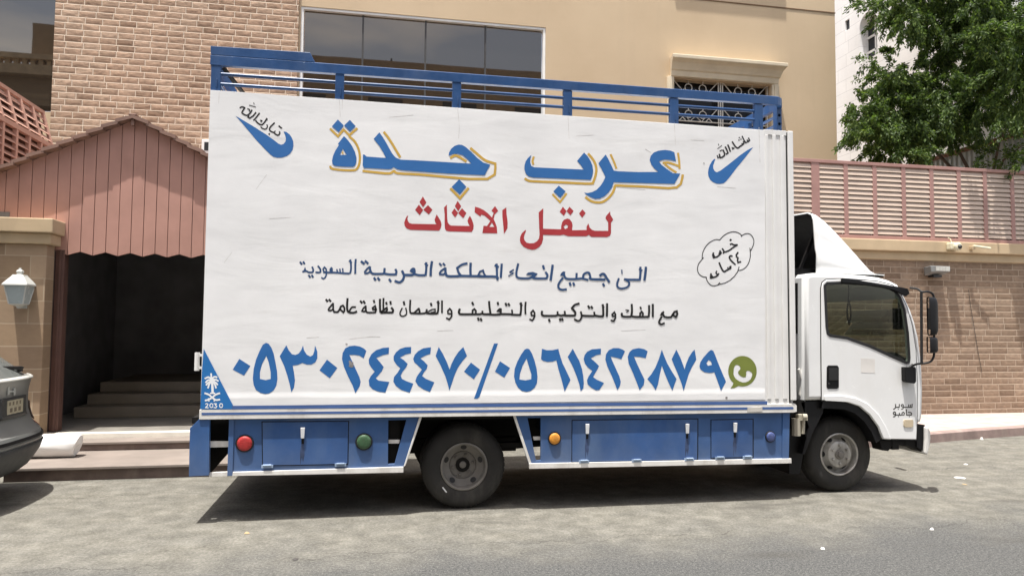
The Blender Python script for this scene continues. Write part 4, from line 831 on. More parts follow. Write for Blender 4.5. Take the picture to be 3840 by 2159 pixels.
# ---------------- roof rails
R = []
rz0, rz1 = 4.075, 4.165
def rail_z(x): return (x-TX0)/(3.3-TX0)*.008
s = MB(); rr_ = .14; cxr, cyr = 3.343-rr_, .0+rr_
path = [(-2.363, 0.0), (cxr, 0.0)] + [(cxr+rr_*math.sin(a), cyr-rr_*math.cos(a)) for a in [k*math.pi/12 for k in range(1, 7)]] + [(3.343, TW-.14)] + [(cxr+rr_*math.cos(a), TW-.14+rr_*math.sin(a)) for a in [k*math.pi/12 for k in range(1, 7)]] + [(-2.363, TW)]
rows = []
for i, (x, y) in enumerate(path):
    a = Vector(path[max(i-1, 0)]); b = Vector(path[min(i+1, len(path)-1)]); d = (b-a).normalized(); nrm = Vector((-d.y, d.x))
    o = Vector((x, y)); inn = o+nrm*.05
    z0, z1 = rz0+rail_z(x), rz1+rail_z(x)
    rows.append([(o.x, o.y, z0), (o.x, o.y, z1-.006), (o.x+nrm.x*.006, o.y+nrm.y*.006, z1), (inn.x, inn.y, z1), (inn.x, inn.y, z0)])
s.grid(rows, closed=True); s.add([rows[0][i] for i in range(5)], [(0, 1, 2, 3, 4)]); s.add([rows[-1][i] for i in range(5)], [(4, 3, 2, 1, 0)])
s.box(-2.363, -2.313, .052, TW-.052, rz0+.001, rz1-.001)
rail = s.build('roof_rail', M_rail, T)
s = MB(); s.poly_y([W(789, 172), W(1163, 197), W(1181, 233), (-1.45, rz1+.001), (-2.36, rz1+.001)], .002, .016); s.build('rail_plate', M_rail, rail, bevel=.003)
for a, b in ((789, 826), (1257, 1290), (1697, 1730), (2114, 2147), (2513, 2545), (2830, 2861)):
    xa, xb = W(a, 320)[0], W(b, 320)[0]
    s = MB(); s.box(xa, xb, .004, .05, bz(xa)-.005, rz0+.001); s.box((xa+xb)/2+.006, (xa+xb)/2+.016, -.004, .004, bz(xa)+.03, bz(xa)+.11); s.build('rail_post', M_rail, rail, bevel=.004)
    s = MB(); s.box(xa, xb, TW-.05, TW-.004, bz(xa)-.005, rz0+.001); s.build('rail_post', M_rail, rail)
for y in (.14, .75, 1.45, 2.06):
    s = MB(); s.box(3.285, 3.338, y-.04, y+.04, bz(3.3)-.005, rz0+.005); s.build('rail_post', M_rail, rail)
for z in (4.0, 3.908):
    for y in (.022, TW-.022):
        s = MB(); s.tube([(-2.33, y, z), (W(2830, 380)[0], y, z+.004)], .0165, 8); s.build('thin_rail', M_rail, rail, smooth=50)
    s = MB(); s.tube([(3.31, .1, z+.004), (3.31, TW-.1, z+.004)], .0165, 8); s.build('thin_rail', M_rail, rail, smooth=50)
    s = MB(); s.tube([(-2.34, .04, z), (-2.34, TW-.04, z)], .0165, 8); s.build('thin_rail', M_rail, rail, smooth=50)
s = MB(); s.beam((-2.26, .06, 4.07), (-2.05, .5, 3.85), .035, .02); s.build('rail_brace', M_black, rail)

# ---------------- skirts
SY = .03
def pl_(pts): return [W(x, y, SY) for x, y in pts]
def panel(name, pts, mat, y0=SY, y1=SY+.03, holes=(), parent=T, bevel=.003):
    s = MB(); s.poly_y([W(x, y, y0) for x, y in pts], y0, y1, holes=[[W(x, y, y0) for x, y in h] for h in holes]); return s.build(name, mat, parent, bevel=bevel)
tail = panel('rear_corner_panel', [(750, 1568), (786, 1568), (783, 1782), (708, 1786), (712, 1605)], M_blue, 0.0, .05)
s = MB(); xa, za = W(712, 1605); s.box(xa+.002, xa+.05, .052, 2.2, .42, .80); s.build('rear_bumper', M_blue, T, bevel=.004)
rs = panel('rear_skirt', [(858, 1566), (1581, 1561), (1514, 1751), (873, 1770), (858, 1782)], M_blue, holes=[[(1456, 1575), (1524, 1573), (1480, 1738), (1455, 1739)]])
s = MB(); s.poly_y([W(860, 1568, SY), W(879, 1568, SY), W(873, 1782, SY), W(853, 1783, SY)], SY-.014, SY-.001); s.build('skirt_column', M_blue, rs, bevel=.003)
panel('skirt_trim', [(873, 1769), (1513, 1749), (1513, 1771), (871, 1784)], M_trim, SY-.02, SY+.0, parent=rs)
panel('skirt_trim', [(785, 1771), (854, 1768), (854, 1784), (783, 1787)], M_trim, SY+.0, SY+.03, parent=tail)
panel('skirt_trim', [(784, 1654), (858, 1654), (858, 1675), (784, 1677)], M_trim, SY+.02, SY+.05, parent=tail)
panel('skirt_trim', [(1573, 1561), (1583, 1561), (1521, 1744), (1513, 1750)], M_trim, SY-.008, SY-.001, parent=rs)
panel('skirt_trim', [(1456, 1648), (1500, 1648), (1497, 1662), (1456, 1662)], M_trim, SY+.032, SY+.05, parent=rs)
panel('cross_brace', [(786, 1569), (860, 1569), (860, 1694), (794, 1768), (786, 1772)], M_chas, .42, .46)
fs = panel('front_skirt', [(1927, 1557), (2958, 1540), (2955, 1724), (1986, 1748)], M_blue, holes=[[(1978, 1566), (2028, 1566), (2028, 1725), (2010, 1726)]])
panel('skirt_trim', [(1984, 1737), (2968, 1718), (2969, 1736), (1985, 1757)], M_trim, SY-.02, SY+.0, parent=fs)
panel('skirt_trim', [(1924, 1558), (1934, 1558), (1994, 1738), (1984, 1740)], M_trim, SY-.008, SY-.001, parent=fs)
panel('skirt_trim', [(1999, 1636), (2028, 1636), (2028, 1649), (2002, 1650)], M_trim, SY+.032, SY+.05, parent=fs)
panel('skirt_post', [(2936, 1545), (2962, 1543), (2958, 1722), (2934, 1722)], M_blue, SY-.012, SY-.001, parent=fs)
M_han = plain('white_handle', (.72, .74, .76), .35); M_hng = plain('hinge_steel', (.25, .33, .45), .4, var=.2)
M_rust = plain('rust_streak', (.036, .060, .135), .7, var=.4, scale=14)
def locker(par, pts, handles, hinges):
    # dark reveal behind the lid
    cx = sum(p[0] for p in pts)/len(pts); cy = sum(p[1] for p in pts)/len(pts)
    big = [(p[0]+(3 if p[0] > cx else -3), p[1]+(3 if p[1] > cy else -3)) for p in pts]
    panel('locker_reveal', big, M_black, SY-.002, SY-.0005, parent=par, bevel=0)
    d = panel('locker_door', pts, M_blued, SY-.009, SY-.0025, parent=T)
    for hx, hy in handles:
        x, z = W(hx, hy, SY); s = MB(); s.add([(x-.019, SY-.035, z+.045), (x+.019, SY-.035, z+.045), (x+.015, SY-.03, z-.05), (x-.015, SY-.03, z-.05), (x-.017, SY-.0095, z+.045), (x+.017, SY-.0095, z+.045), (x+.013, SY-.0095, z-.05), (x-.013, SY-.0095, z-.05)],
            [(0, 1, 2, 3), (7, 6, 5, 4), (0, 4, 5, 1), (1, 5, 6, 2), (2, 6, 7, 3), (3, 7, 4, 0)]); s.build('handle', M_han, d, bevel=.003)
        s = MB(); s.box(x-.01, x+.012, SY-.016, SY-.0095, z-.10, z-.055); s.build('latch', M_black, d)
        s = MB(); s.poly_y([(x-.012, z-.10), (x+.014, z-.10), (x+.02, z-.2), (x+.008, z-.27), (x-.004, z-.22), (x-.016, z-.3), (x-.02, z-.18)], SY-.0096, SY-.0091); s.build('rust_streak', M_rust, d)
    for hx, hy in hinges:
        x, z = W(hx, hy, SY); s = MB(); s.box(x-.05, x+.05, SY-.022, SY-.0095, z-.012, z+.014); s.tube([(x-.035, SY-.024, z+.012), (x+.035, SY-.024, z+.012)], .009, 8); s.build('hinge', M_hng, d)
    return d
locker(rs, [(984, 1582), (1306, 1580), (1303, 1738), (986, 1744)], [(1136, 1620)], [(1003, 1747), (1277, 1741)])
locker(fs, [(2147, 1576), (2616, 1571), (2615, 1722), (2146, 1731)], [(2200, 1605), (2574, 1604)], [(2188, 1729), (2385, 1726), (2582, 1721)])
locker(fs, [(2668, 1575), (2823, 1572), (2823, 1712), (2668, 1716)], [(2753, 1600)], [(2697, 1716), (2800, 1713)])
def lens(par, px, py, r, col, label):
    x, z = W(px, py, SY); m = plain('lens_'+label.split()[0], col, .45, var=.22, scale=22, dirt=(.12, .10, .08), dirt_amt=.4, bump=1.0, bscale=55, spec=.35); r *= .93
    s = MB(); s.lathe_y([(0, -.012), (r*1.12, -.012), (r*1.2, -.004), (r*1.2, 0), (0, 0)], x, z, 28, y0=SY-.001); c = s.build('side_lamp', M_rub, T, smooth=40)
    s = MB(); s.lathe_y([(0, -.017), (r*.6, -.0162), (r*.85, -.013), (r*.97, -.006), (r, -.0)], x, z, 28, y0=SY-.012); o = s.build('lens', m, c, smooth=60); c['label'] = label; return o
lens(rs, 918, 1661, .070, (.36, .03, .03), 'red round side lamp'); lens(rs, 1365, 1655, .070, (.045, .10, .05), 'green round side lamp')
lens(fs, 2079, 1643, .058, (.62, .26, .035), 'amber round side lamp'); lens(fs, 2888, 1636, .052, (.06, .09, .24), 'blue round side lamp')
# underside
s = MB(); s.box(-2.35, 3.5, .62, .70, .62, .86); s.box(-2.35, 3.5, 1.5, 1.58, .62, .86); s.box(-2.44, 3.38, .08, 2.12, .868, .922)  # floor plate lengthened past the tail to block sun through the gap
for x in (-2.0, -1.0, .8, 1.8, 2.8): s.box(x, x+.08, .1, 2.1, .70, .86)
s.build('chassis', M_chas, T)
for q_ in ((-2.0, -.62, .10, .55, .46, .86), (1.0, 3.2, .10, .60, .44, .86), (-2.0, -.7, 1.65, 2.15, .42, .86), (.7, 3.2, 1.65, 2.15, .42, .86)):
    s = MB(); s.box(*q_); s.build('locker_body', M_chas, T)
s = MB(); s.tube([(0, .3, .4), (0, 1.9, .4)], .07, 12); s.tube([(0, 1.0, .4), (0, 1.2, .4)], .2, 16); s.tube([(0, 1.1, .42), (3.2, 1.1, .6)], .05, 10); s.tube([(4.078, .4, .4), (4.078, 1.8, .4)], .06, 10); s.box(-.6, .6, .66, .76, .46, .60); s.box(.25, .6, .3, .42, .55, .60); s.build('axle', M_chas, T)
s = MB(); s.poly_y([W(2950, 1560, .3), W(3020, 1540, .3), W(3010, 1640, .3), W(2990, 1772, .3), W(2950, 1772, .3)], .25, .9); s.build('mudguard', M_black, T)
s = MB(); x, z = W(3001, 1590, .1); s.tube([(x-.03, .13, z-.12), (x-.03, .13, z+.06)], .045, 10); s.tube([(x+.04, .12, z-.1), (x+.05, .12, z+.1)], .02, 8); s.box(x-.02, x+.08, .09, .2, z+.04, z+.10); s.tube([(x+.02, .09, z+.08), (x+.06, .08, z+.08)], .03, 10); s.build('fluid_tank', plain('greasy_ivory', (.42, .39, .31), .5, var=.2, dirt=(.2, .17, .12)), T)

# ---------------- wheels
def wheel_parts(cx, cz, yo, front, parent, flip=1):
    r = .402
    prof = [(.222, .03), (.235, .012), (.27, .002), (.315, -.004), (.352, .004), (.378, .02), (.394, .045), (.402, .075), (.402, .15), (.392, .185), (.36, .205), (.24, .2), (.222, .18)]
    s = MB(); s.lathe_y([(a, b*flip) for a, b in prof], cx, cz, 64, y0=yo)
    for i in range(48):                                            # tread blocks
        a = i*2*math.pi/48
        for yy, da in ((.085, 0), (.13, .065)):
            p0 = Vector((cx+.398*math.cos(a+da), yo+yy*flip-.02, cz+.398*math.sin(a+da))); p1 = p0+Vector((0, .04, 0))
            s.beam(p0, p1, .034, .014, up=(math.cos(a+da), 0, math.sin(a+da)))
    ty = s.build('wheel', M_tyre, parent, smooth=35)
    M = M_rimf if front else M_rimr
    s = MB()
    if front:
        prof = [(.224, .03), (.228, .012), (.218, .006), (.208, .014), (.204, .04), (.198, .075), (.185, .085), (.150, .045), (.142, .02), (.138, .012), (.128, .008), (.055, .012), (.05, .0)]
    else:
        prof = [(.224, .03), (.228, .010), (.216, .004), (.206, .012), (.202, .05), (.196, .085), (.150, .105), (.134, .112), (.128, .105), (.123, .125), (.06, .13)]
    s.lathe_y([(a, b*flip) for a, b in prof], cx, cz, 64, y0=yo); s.build('rim', M, ty, smooth=40)
    # hand holes
    nh = 6 if front else 5; ph = math.radians(0 if front else 17)
    hr, yh = (.170, .0655) if front else (.172, .0935)
    s = MB()
    for i in range(nh):
        a = ph + i*2*math.pi/nh; c = Vector((cx+hr*math.cos(a), yo+yh*flip-.004*flip, cz+hr*math.sin(a))); er = Vector((math.cos(a), 0, math.sin(a))); et = Vector((-math.sin(a), 0, math.cos(a)))
        tilt = Vector((0, (1.14 if front else -.43)*flip, 0))
        ring = []
        for k in range(16):
            b = k*math.pi/8; hu = .017 if front else .022; u = er*(hu*math.cos(b)); ring.append(c + u + tilt*(hu*math.cos(b)) + et*(.03*math.sin(b)))
        s.add(ring, [tuple(range(16))])
    s.build('hand_hole', M_rub, ty)
    nb = 6
    for i in range(nb):
        s = MB()
        a = math.radians(30 if front else 12)+i*2*math.pi/nb; rb = .098; y0 = .012 if front else .128
        s.lathe_y([(0, -.022*flip), (.011, -.02*flip), (.015, -.012*flip), (.015, 0)], cx+rb*math.cos(a), cz+rb*math.sin(a), 6, y0=yo+y0*flip)
        s.build('lug_nut', M, ty)
    s = MB(); s.lathe_y([(0, -.03*flip), (.03, -.028*flip), (.036, -.012*flip), (.052, -.008*flip), (.056, .01*flip)], cx, cz, 24, y0=yo+(.008 if front else .135)*flip)
    s.build('hub', M_rimr, ty, smooth=40)
wheel_parts(0, .402, .18, False, T); wheel_parts(4.078, .402, .26, True, T)
wheel_parts(0, .402, TW-.18, False, T, -1); wheel_parts(4.078, .402, TW-.26, True, T, -1)
for y_ in (.42, TW-.62):
    s = MB(); s.lathe_y([(.22, .0), (.38, .0), (.4, .03), (.4, .17), (.38, .2), (.22, .2)], 0, .402, 40, y0=y_); s.build('inner_tyre', M_tyre, T, smooth=40)
x, z = W(1667, 1835, .177); s = MB(); s.beam((x-.02, .176, z+.025), (x+.02, .176, z-.025), .012, .004, up=(0, 1, 0)); s.build('tyre_mark', M_han, T)

# ---------------- cab
CYN, CYF = .12, 2.04
def C2(pts, y=CYN): return [W(px, py, y) for px, py in pts]
def inset(pts, d):
    n = len(pts); ar = sum(pts[i][0]*pts[(i+1) % n][1]-pts[(i+1) % n][0]*pts[i][1] for i in range(n)); sg = 1 if ar > 0 else -1; out = []
    for i in range(n):
        p0, p1, p2 = Vector(pts[i-1]), Vector(pts[i]), Vector(pts[(i+1) % n]); a = (p1-p0).normalized(); b = (p2-p1).normalized()
        na = Vector((-a.y, a.x))*sg; nb = Vector((-b.y, b.x))*sg; m = (na+nb); m = m.normalized() if m.length > 1e-3 else na
        q = p1 + m*d/max(.5, m.dot(na)); out.append((q.x, q.y))
    return out
top_pts = C2([(3020, 1040), (3028, 1026), (3060, 1022), (3150, 1025), (3240, 1031), (3300, 1039), (3340, 1050), (3372, 1066), (3386, 1090), (3400, 1118), (3419, 1158), (3436, 1208), (3449, 1262), (3457, 1321), (3463, 1383), (3466, 1466), (3463, 1560), (3458, 1583)])
bot_pts = C2([(3437, 1592), (3435, 1650), (3304, 1647), (3285, 1598), (3254, 1555), (3217, 1524), (3167, 1507), (3086, 1501), (3020, 1502)])
outl = top_pts + bot_pts
glass = C2([(3090, 1071), (3099, 1062), (3161, 1060), (3250, 1066), (3323, 1075), (3352, 1092), (3372, 1116), (3388, 1160), (3401, 1249), (3407, 1340), (3404, 1357), (3395, 1359), (3330, 1330), (3260, 1298), (3173, 1267), (3111, 1258), (3101, 1250), (3097, 1225)])
hole = inset(glass, -.012)
s = MB()
s.flat_y(inset(outl, .045), CYN, [hole]); s.flat_y(inset(outl, .045), CYF, [hole])
rws = [[(p[0], y, p[1]) for p in inset(outl, d)] for d, y in ((.045, CYN), (.018, CYN+.012), (.004, CYN+.035), (0, CYN+.07))]
s.grid(rws, closed=True); s.grid([[(x, CYN+CYF-y, z) for x, y, z in r] for r in rws], closed=True)
nA, nB = 9, 14                                                  # windscreen between these outline points
for i in range(len(outl)-1):
    if nA <= i < nB: continue
    a, b = outl[i], outl[i+1]; s.add([(a[0], CYN+.07, a[1]), (b[0], CYN+.07, b[1]), (b[0], CYF-.07, b[1]), (a[0], CYF-.07, a[1])], [(0, 1, 2, 3)])
a, b = outl[-1], outl[0]; s.add([(a[0], CYN+.07, a[1]), (b[0], CYN+.07, b[1]), (b[0], CYF-.07, b[1]), (a[0], CYF-.07, a[1])], [(0, 1, 2, 3)])
hl = len(hole); s.add([(p[0], y, p[1]) for y in (CYN, CYN+.05) for p in hole], [(i, (i+1) % hl, hl+(i+1) % hl, hl+i) for i in range(hl)])
cab = s.build('cab', M_cabw, T, smooth=35, fixn=False)
M_inter = plain('dark_cab_interior', (.035, .035, .034), .8)
def pane_mat(name, tint, f0=.1):
    t = NT(name); tr = t.n('ShaderNodeBsdfTransparent'); tr.inputs['Color'].default_value = (*tint, 1); g = t.n('ShaderNodeBsdfGlossy'); g.inputs['Roughness'].default_value = .02
    lw = t.n('ShaderNodeLayerWeight'); lw.inputs['Blend'].default_value = .2; f = t.math('MULTIPLY_ADD', lw.outputs['Fresnel'], .6, f0*.3)
    mx = t.n('ShaderNodeMixShader'); t.lk(f, mx.inputs[0]); t.lk(tr.outputs[0], mx.inputs[1]); t.lk(g.outputs[0], mx.inputs[2]); t.lk(mx.outputs[0], t.out.inputs['Surface']); return t.m
M_pane = pane_mat('cab_window_glass', (.42, .47, .41))
s = MB()
for i in range(nA, nB):
    a, b = outl[i], outl[i+1]; s.add([(a[0], CYN+.07, a[1]), (b[0], CYN+.07, b[1]), (b[0], CYF-.07, b[1]), (a[0], CYF-.07, a[1])], [(0, 1, 2, 3)])
s.build('windscreen', M_pane, cab)
# door skin with a rubber seam round it, window, handle
door = C2([(3081, 1499), (3079, 1300), (3078, 1082), (3083, 1060), (3097, 1049), (3160, 1046), (3290, 1056), (3345, 1070), (3375, 1098), (3398, 1150), (3418, 1220), (3432, 1310), (3437, 1420), (3437, 1585), (3434, 1646), (3307, 1644), (3288, 1597), (3257, 1554), (3219, 1522), (3168, 1505), (3110, 1501)])
s = MB(); s.poly_y(inset(door, -.010), CYN-.004, CYN-.001, [hole]); s.build('door_seal', M_rub, cab)
s = MB()
gl2 = inset(glass, -.012)
rw = [[(p[0], y, p[1]) for p in inset(door, d)] for d, y in ((0, CYN-.004), (.001, CYN-.008), (.006, CYN-.011))]
s.grid(rw, closed=True); s.flat_y(inset(door, .006), CYN-.011, [gl2])
dr = s.build('door', M_cabw, T, smooth=40); 
s = MB(); s.poly_y(inset(glass, -.014), CYN-.016, CYN-.0115, [inset(glass, .016)]); s.build('window_seal', M_rub, dr, bevel=.003)
s = MB(); s.flat_y(inset(glass, .012), CYN-.013); s.build('window_pane', M_pane, dr)
s = MB(); s.flat_y(glass, CYF-.004); s.build('window_pane', M_pane, cab)
hd = C2([(3098, 1376), (3103, 1370), (3137, 1370), (3142, 1377), (3142, 1450), (3136, 1456), (3102, 1456), (3097, 1449)])
s = MB(); s.poly_y(inset(hd, -.002), CYN-.016, CYN-.0112); s.build('door_handle', M_black, dr, bevel=.004)
s = MB(); hp = C2([(3103, 1380), (3137, 1380), (3137, 1425), (3103, 1425)]); s.poly_y(hp, CYN-.028, CYN-.0165); s.lathe_y([(0, -.022), (.01, -.02), (.012, -.0165)], *W(3106, 1438, CYN), 12, y0=CYN); s.build('grip', M_rub, dr, bevel=.006)
lp = C2([(3387, 1573), (3419, 1573), (3420, 1580), (3420, 1595), (3416, 1599), (3389, 1599), (3385, 1594), (3385, 1578)])
s = MB(); s.poly_y(inset(lp, -.003), CYN-.02, CYN-.0112); s.build('indicator_lamp', plain('clear_amber_lens', (.50, .42, .30), .2, bump=.3, bscale=60), dr, bevel=.005)
s = MB(); s.poly_y(C2([(3226, 1342), (3278, 1345), (3278, 1398), (3226, 1396)]), CYN-.0125, CYN-.0112); s.build('sticker_residue', plain('faded_sticker', (.70, .68, .65), .6, var=.1), dr)
s = MB(); s.poly_y(C2([(3086, 1482), (3150, 1480), (3205, 1490), (3250, 1512), (3290, 1552), (3318, 1600), (3337, 1646), (3307, 1644), (3288, 1597), (3257, 1554), (3219, 1522), (3168, 1505), (3087, 1500)]), CYN-.03, CYN-.0112); s.build('arch_flare', M_cabw, dr, bevel=.012)
k = Ink(CYN-.0118).at(3320, 1480, 10.34)
k.S(40, [(1040,350),(1035,470)], [(1035,475),(780,475),(690,470)], [(395,360),(395,470),(360,530),(315,545)], [(545,360),(540,470)], [(540,475),(400,475)]).S(36, [(975,370),(970,470)], [(905,370),(905,470)], [(690,470),(640,440),(620,400),(660,365),(700,390),(702,470),(680,530),(625,545)], [(500,545),(515,550)])
k.S(40, [(890,670),(985,682),(1015,720),(1010,770)], [(1010,775),(830,775)], [(822,775),(815,700),(820,560)], [(935,830),(940,840)], [(640,770),(560,777),(545,700)], [(560,775),(410,770)], [(505,830),(520,835)], [(410,770),(320,740),(310,690),(350,650),(395,680),(400,770),(370,830),(310,845)]).S(36, [(725,770),(740,700),(700,660),(650,690),(640,770)], [(640,770),(730,770)])
k.done('grey', 'two dark grey Arabic words on the door', dr)
# wheel arch liner, sill and bumper
s = MB(); o = C2([(3304, 1647), (3285, 1598), (3254, 1555), (3217, 1524), (3167, 1507), (3086, 1501)]); i_ = C2([(3285, 1660), (3268, 1618), (3240, 1578), (3205, 1548), (3165, 1533), (3080, 1530)])
s.grid([[(x, CYN-.002, z) for x, z in o], [(x, CYN-.002, z) for x, z in i_], [(x, .75, z) for x, z in i_], [(x, .75, z) for x, z in o]], closed=False); s.build('fender_liner', M_black, cab, smooth=50)
s = MB(); s.poly_y([W(2992, 1503, .2), W(3086, 1503, .2), W(3078, 1545, .2), W(3040, 1620, .2), W(3010, 1700, .2), W(3000, 1700, .2), W(3025, 1600, .2)], .16, .5); s.build('splash_guard', M_black, cab, bevel=.006)
s = MB(); s.box(4.62, 4.98, .3, 1.9, .50, .60); s.box(4.62, 4.7, .14, .2, .46, .57); s.box(4.78, 4.84, .14, .2, .5, .56); s.poly_y([W(3300, 1652, .14), W(3436, 1652, .14), W(3470, 1600, .14), W(3470, 1700, .14), W(3436, 1682, .14), W(3400, 1668, .14), W(3350, 1668, .14), W(3332, 1690, .14), W(3310, 1688, .14)], .145, .3); s.build('under_frame', M_chas, cab)
bp = C2([(3466, 1598), (3477, 1600), (3484, 1614), (3486, 1640), (3482, 1675), (3474, 1706), (3462, 1698), (3466, 1650)])
s = MB(); s.poly_y(bp, .10, 2.06); s.build('bumper', M_trim, T, bevel=.015)
s = MB(); s.poly_y(C2([(3440, 1590), (3468, 1592), (3470, 1610), (3464, 1690), (3438, 1676)], .13), .13, 2.03); s.build('bumper_core', M_black, cab)
# visor strip over the window
s = MB(); v0 = C2([(3158, 1042), (3186, 1044), (3300, 1064), (3388, 1078), (3404, 1082), (3411, 1100), (3398, 1111), (3378, 1100), (3350, 1086), (3290, 1073), (3190, 1062), (3158, 1060)], .08); s.poly_y(v0, .075, .108); s.build('rain_visor', M_black, dr, bevel=.006)
# inside
s = MB(); s.box(3.70, 4.62, .2, 1.96, .95, 1.25); s.box(3.64, 3.70, .2, 1.96, .95, 1.42); s.box(4.05, 4.62, .25, .75, 1.25, 1.36); s.poly_y([(4.55, 1.0), (4.88, 1.0), (4.90, 1.42), (4.75, 1.50), (4.6, 1.46), (4.55, 1.3)], .2, 1.96); s.build('cab_interior', M_inter, T, bevel=.02)
for y in (.55, 1.5):
    s = MB(); s.poly_y([(3.78, 1.25), (3.98, 1.25), (3.92, 1.55), (3.80, 1.55)], y-.24, y+.24); s.build('seat', M_inter, T, bevel=.03)
s = MB(); c0 = Vector((4.52, 1.55, 1.50)); ax = Vector((-.5, 0, .86)); e1 = Vector((0, 1, 0)); e2 = ax.cross(e1)
s.tube([c0+(e1*math.cos(a)+e2*math.sin(a))*.2 for a in [k*math.pi/12 for k in range(25)]], .016, 8); s.tube([c0, c0+Vector((.12, 0, -.2))], .03, 8); s.tube([c0-e1*.2, c0+e1*.2], .015, 6); s.build('steering_wheel', M_inter, T)
hs = thing('hanging_beads', 'dark string of prayer beads hanging inside the cab side window', 'prayer beads', (4.14, .35, 2.0))
s = MB(); x, z0 = W(3182, 1075, .35); z1 = W(3182, 1215, .35)[1]
s.tube([(x, .35, z0+.02), (x-.004, .35, z0-.14)], .006, 6)
for i in range(13):
    f_ = i/12; 
    for sx in (-1, 1): s.lathe_z([(0, -.012), (.010, -.006), (.012, 0), (.010, .006), (0, .012)], x+sx*.022*math.sin(math.pi*f_), .35, 6, z0=z0-.15-(z0-.15-z1)*f_)
s.build('beads', M_rub, hs)
im = MB(); x, z = W(3372, 1195, 1.0); im.tube([(x, 1.0, z+.3), (x, 1.0, z)], .012); im.box(x-.03, x+.02, .92, 1.08, z-.13, z+.13); im.build('inner_mirror', M_rub, T, bevel=.01)
# gap between cab and body
s = MB(); s.tube([W(2987, 1062, .3)[:1] + (.3,) + W(2987, 1062, .3)[1:], W(2988, 1250, .3)[:1] + (.3,) + W(2988, 1250, .3)[1:]], .045, 14); s.build('air_intake', M_black, T, smooth=40)
s = MB(); x, z0 = W(3008, 1075, .28); z1 = W(3008, 1440, .28)[1]; prof = []
for i in range(22): 
    zz_ = z1+(z0-z1)*i/21; s.lathe_z([(.044, -.012), (.05, 0), (.044, .012)], x, .28, 14, z0=zz_)
s.tube([(x, .28, z1), (x, .28, z0)], .044, 14); s.build('bellows_duct', plain('grey_rubber_duct', (.28, .275, .26), .6), T, smooth=50)
s = MB(); s.box(TX1+.005, TX1+.03, .1, 2.1, .95, 3.7); s.build('box_front_wall', plain('front_wall_grey', (.45, .45, .44), .6), box)
s = MB(); s.box(3.42, 3.57, .35, 1.9, .75, 1.9); s.box(3.42, 3.6, .16, .34, .7, 1.0); s.box(3.62, 4.6, .62, 1.6, .55, 1.02); s.build('engine_bay_filler', M_chas, T)  # lowest box added under the cab to keep light out of the wheel well
s = MB(); x, z = W(2995, 1425, .2); s.tube([(x, .2, z+.12), (x+.05, .2, z-.02), (x+.02, .22, z-.14), (x+.08, .2, z-.26)], .018, 8); s.build('hose', M_trim, T, smooth=50)
# roof wind deflector: hollow shell open at the back
prof = [W(px, py, .34) for px, py in ((3045, 792), (3062, 797), (3090, 818), (3122, 848), (3165, 893), (3212, 944), (3245, 983), (3272, 1012), (3300, 1026), (3330, 1036))]
zb_ = 2.352; rows = []
for i, (x, z) in enumerate(prof):
    h = max(z-zb_, .004); f = i/(len(prof)-1); cr_ = math.sin(math.pi*min(1, f*1.2))
    sec = []
    for u, w_ in ((.27, 0), (.265, .18), (.262, .30), (.285+.012*cr_, .40), (.30, .62), (.315, .85), (.345, .955), (.42, 1.0), (.7, 1.02), (1.08, 1.03)):
        taper = .12*f*f if i < len(prof)-1 else .14
        sec.append((x, u+taper*.9, zb_+h*w_))
    rows.append(sec + [(p[0], 2.16-p[1], p[2]) for p in reversed(sec[:-1])])
s = MB(); s.grid(rows); df = s.build('wind_deflector', [M_cabw, M_black], T, smooth=55, fixn=True)
sm = df.modifiers.new('thickness', 'SOLIDIFY'); sm.thickness = .018; sm.offset = -1; sm.material_offset = 1; sm.material_offset_rim = 0
s = MB(); rr2 = [[(p[0]-.0 , p[1]+(.02 if p[1] < 1.08 else -.02), p[2]-.02) for p in r] for r in rows]; s.grid(rr2); s.build('deflector_lining', M_black, df)
s = MB(); s.box(3.62, 4.0, .5, .56, 2.345, 2.42); s.box(3.62, 4.0, 1.6, 1.66, 2.345, 2.42); s.beam((3.8, .53, 2.4), (4.0, .53, 2.85), .03, .03); s.box(3.6, 3.8, .3, 1.86, 2.343, 2.349); s.build('deflector_bracket', M_black, df)
# mirrors
MY = -.08
def wp(px, py, y=MY): x, z = W(px, py, y); return (x, y, z)
s = MB()
def sm_path(pts, n=5):
    q = []; P_ = [Vector(p) for p in pts]
    for i in range(len(P_)-1):
        p0, p1, p2, p3 = P_[max(i-1, 0)], P_[i], P_[i+1], P_[min(i+2, len(P_)-1)]
        for k in range(n): u = k/n; q.append(.5*((2*p1)+(p2-p0)*u+(2*p0-5*p1+4*p2-p3)*u*u+(3*p1-p0-3*p2+p3)*u**3))
    return q+[P_[-1]]
s.tube(sm_path([wp(3412, 1079, .07), wp(3440, 1083, 0), wp(3458, 1094), wp(3478, 1093), wp(3494, 1099), wp(3502, 1115), wp(3503, 1160), wp(3503, 1240), wp(3503, 1320), wp(3499, 1342), wp(3488, 1356), wp(3468, 1361), wp(3440, 1364, -.02), wp(3424, 1370, .05)]), .0115, 8)
s.tube([wp(3455, 1092), wp(3456, 1362)], .0135, 8)
s.build('mirror_arm', M_rub, T, smooth=60)
s = MB(); bx = [W(px, py, .07) for px, py in ((3388, 1376), (3427, 1374), (3430, 1382), (3430, 1430), (3424, 1437), (3395, 1432), (3389, 1425))]; s.poly_y(bx, .045, .108); s.tube([wp(3408, 1380, .06), wp(3424, 1366, .06)], .016, 8); s.build('mirror_base', M_black, T, bevel=.012)
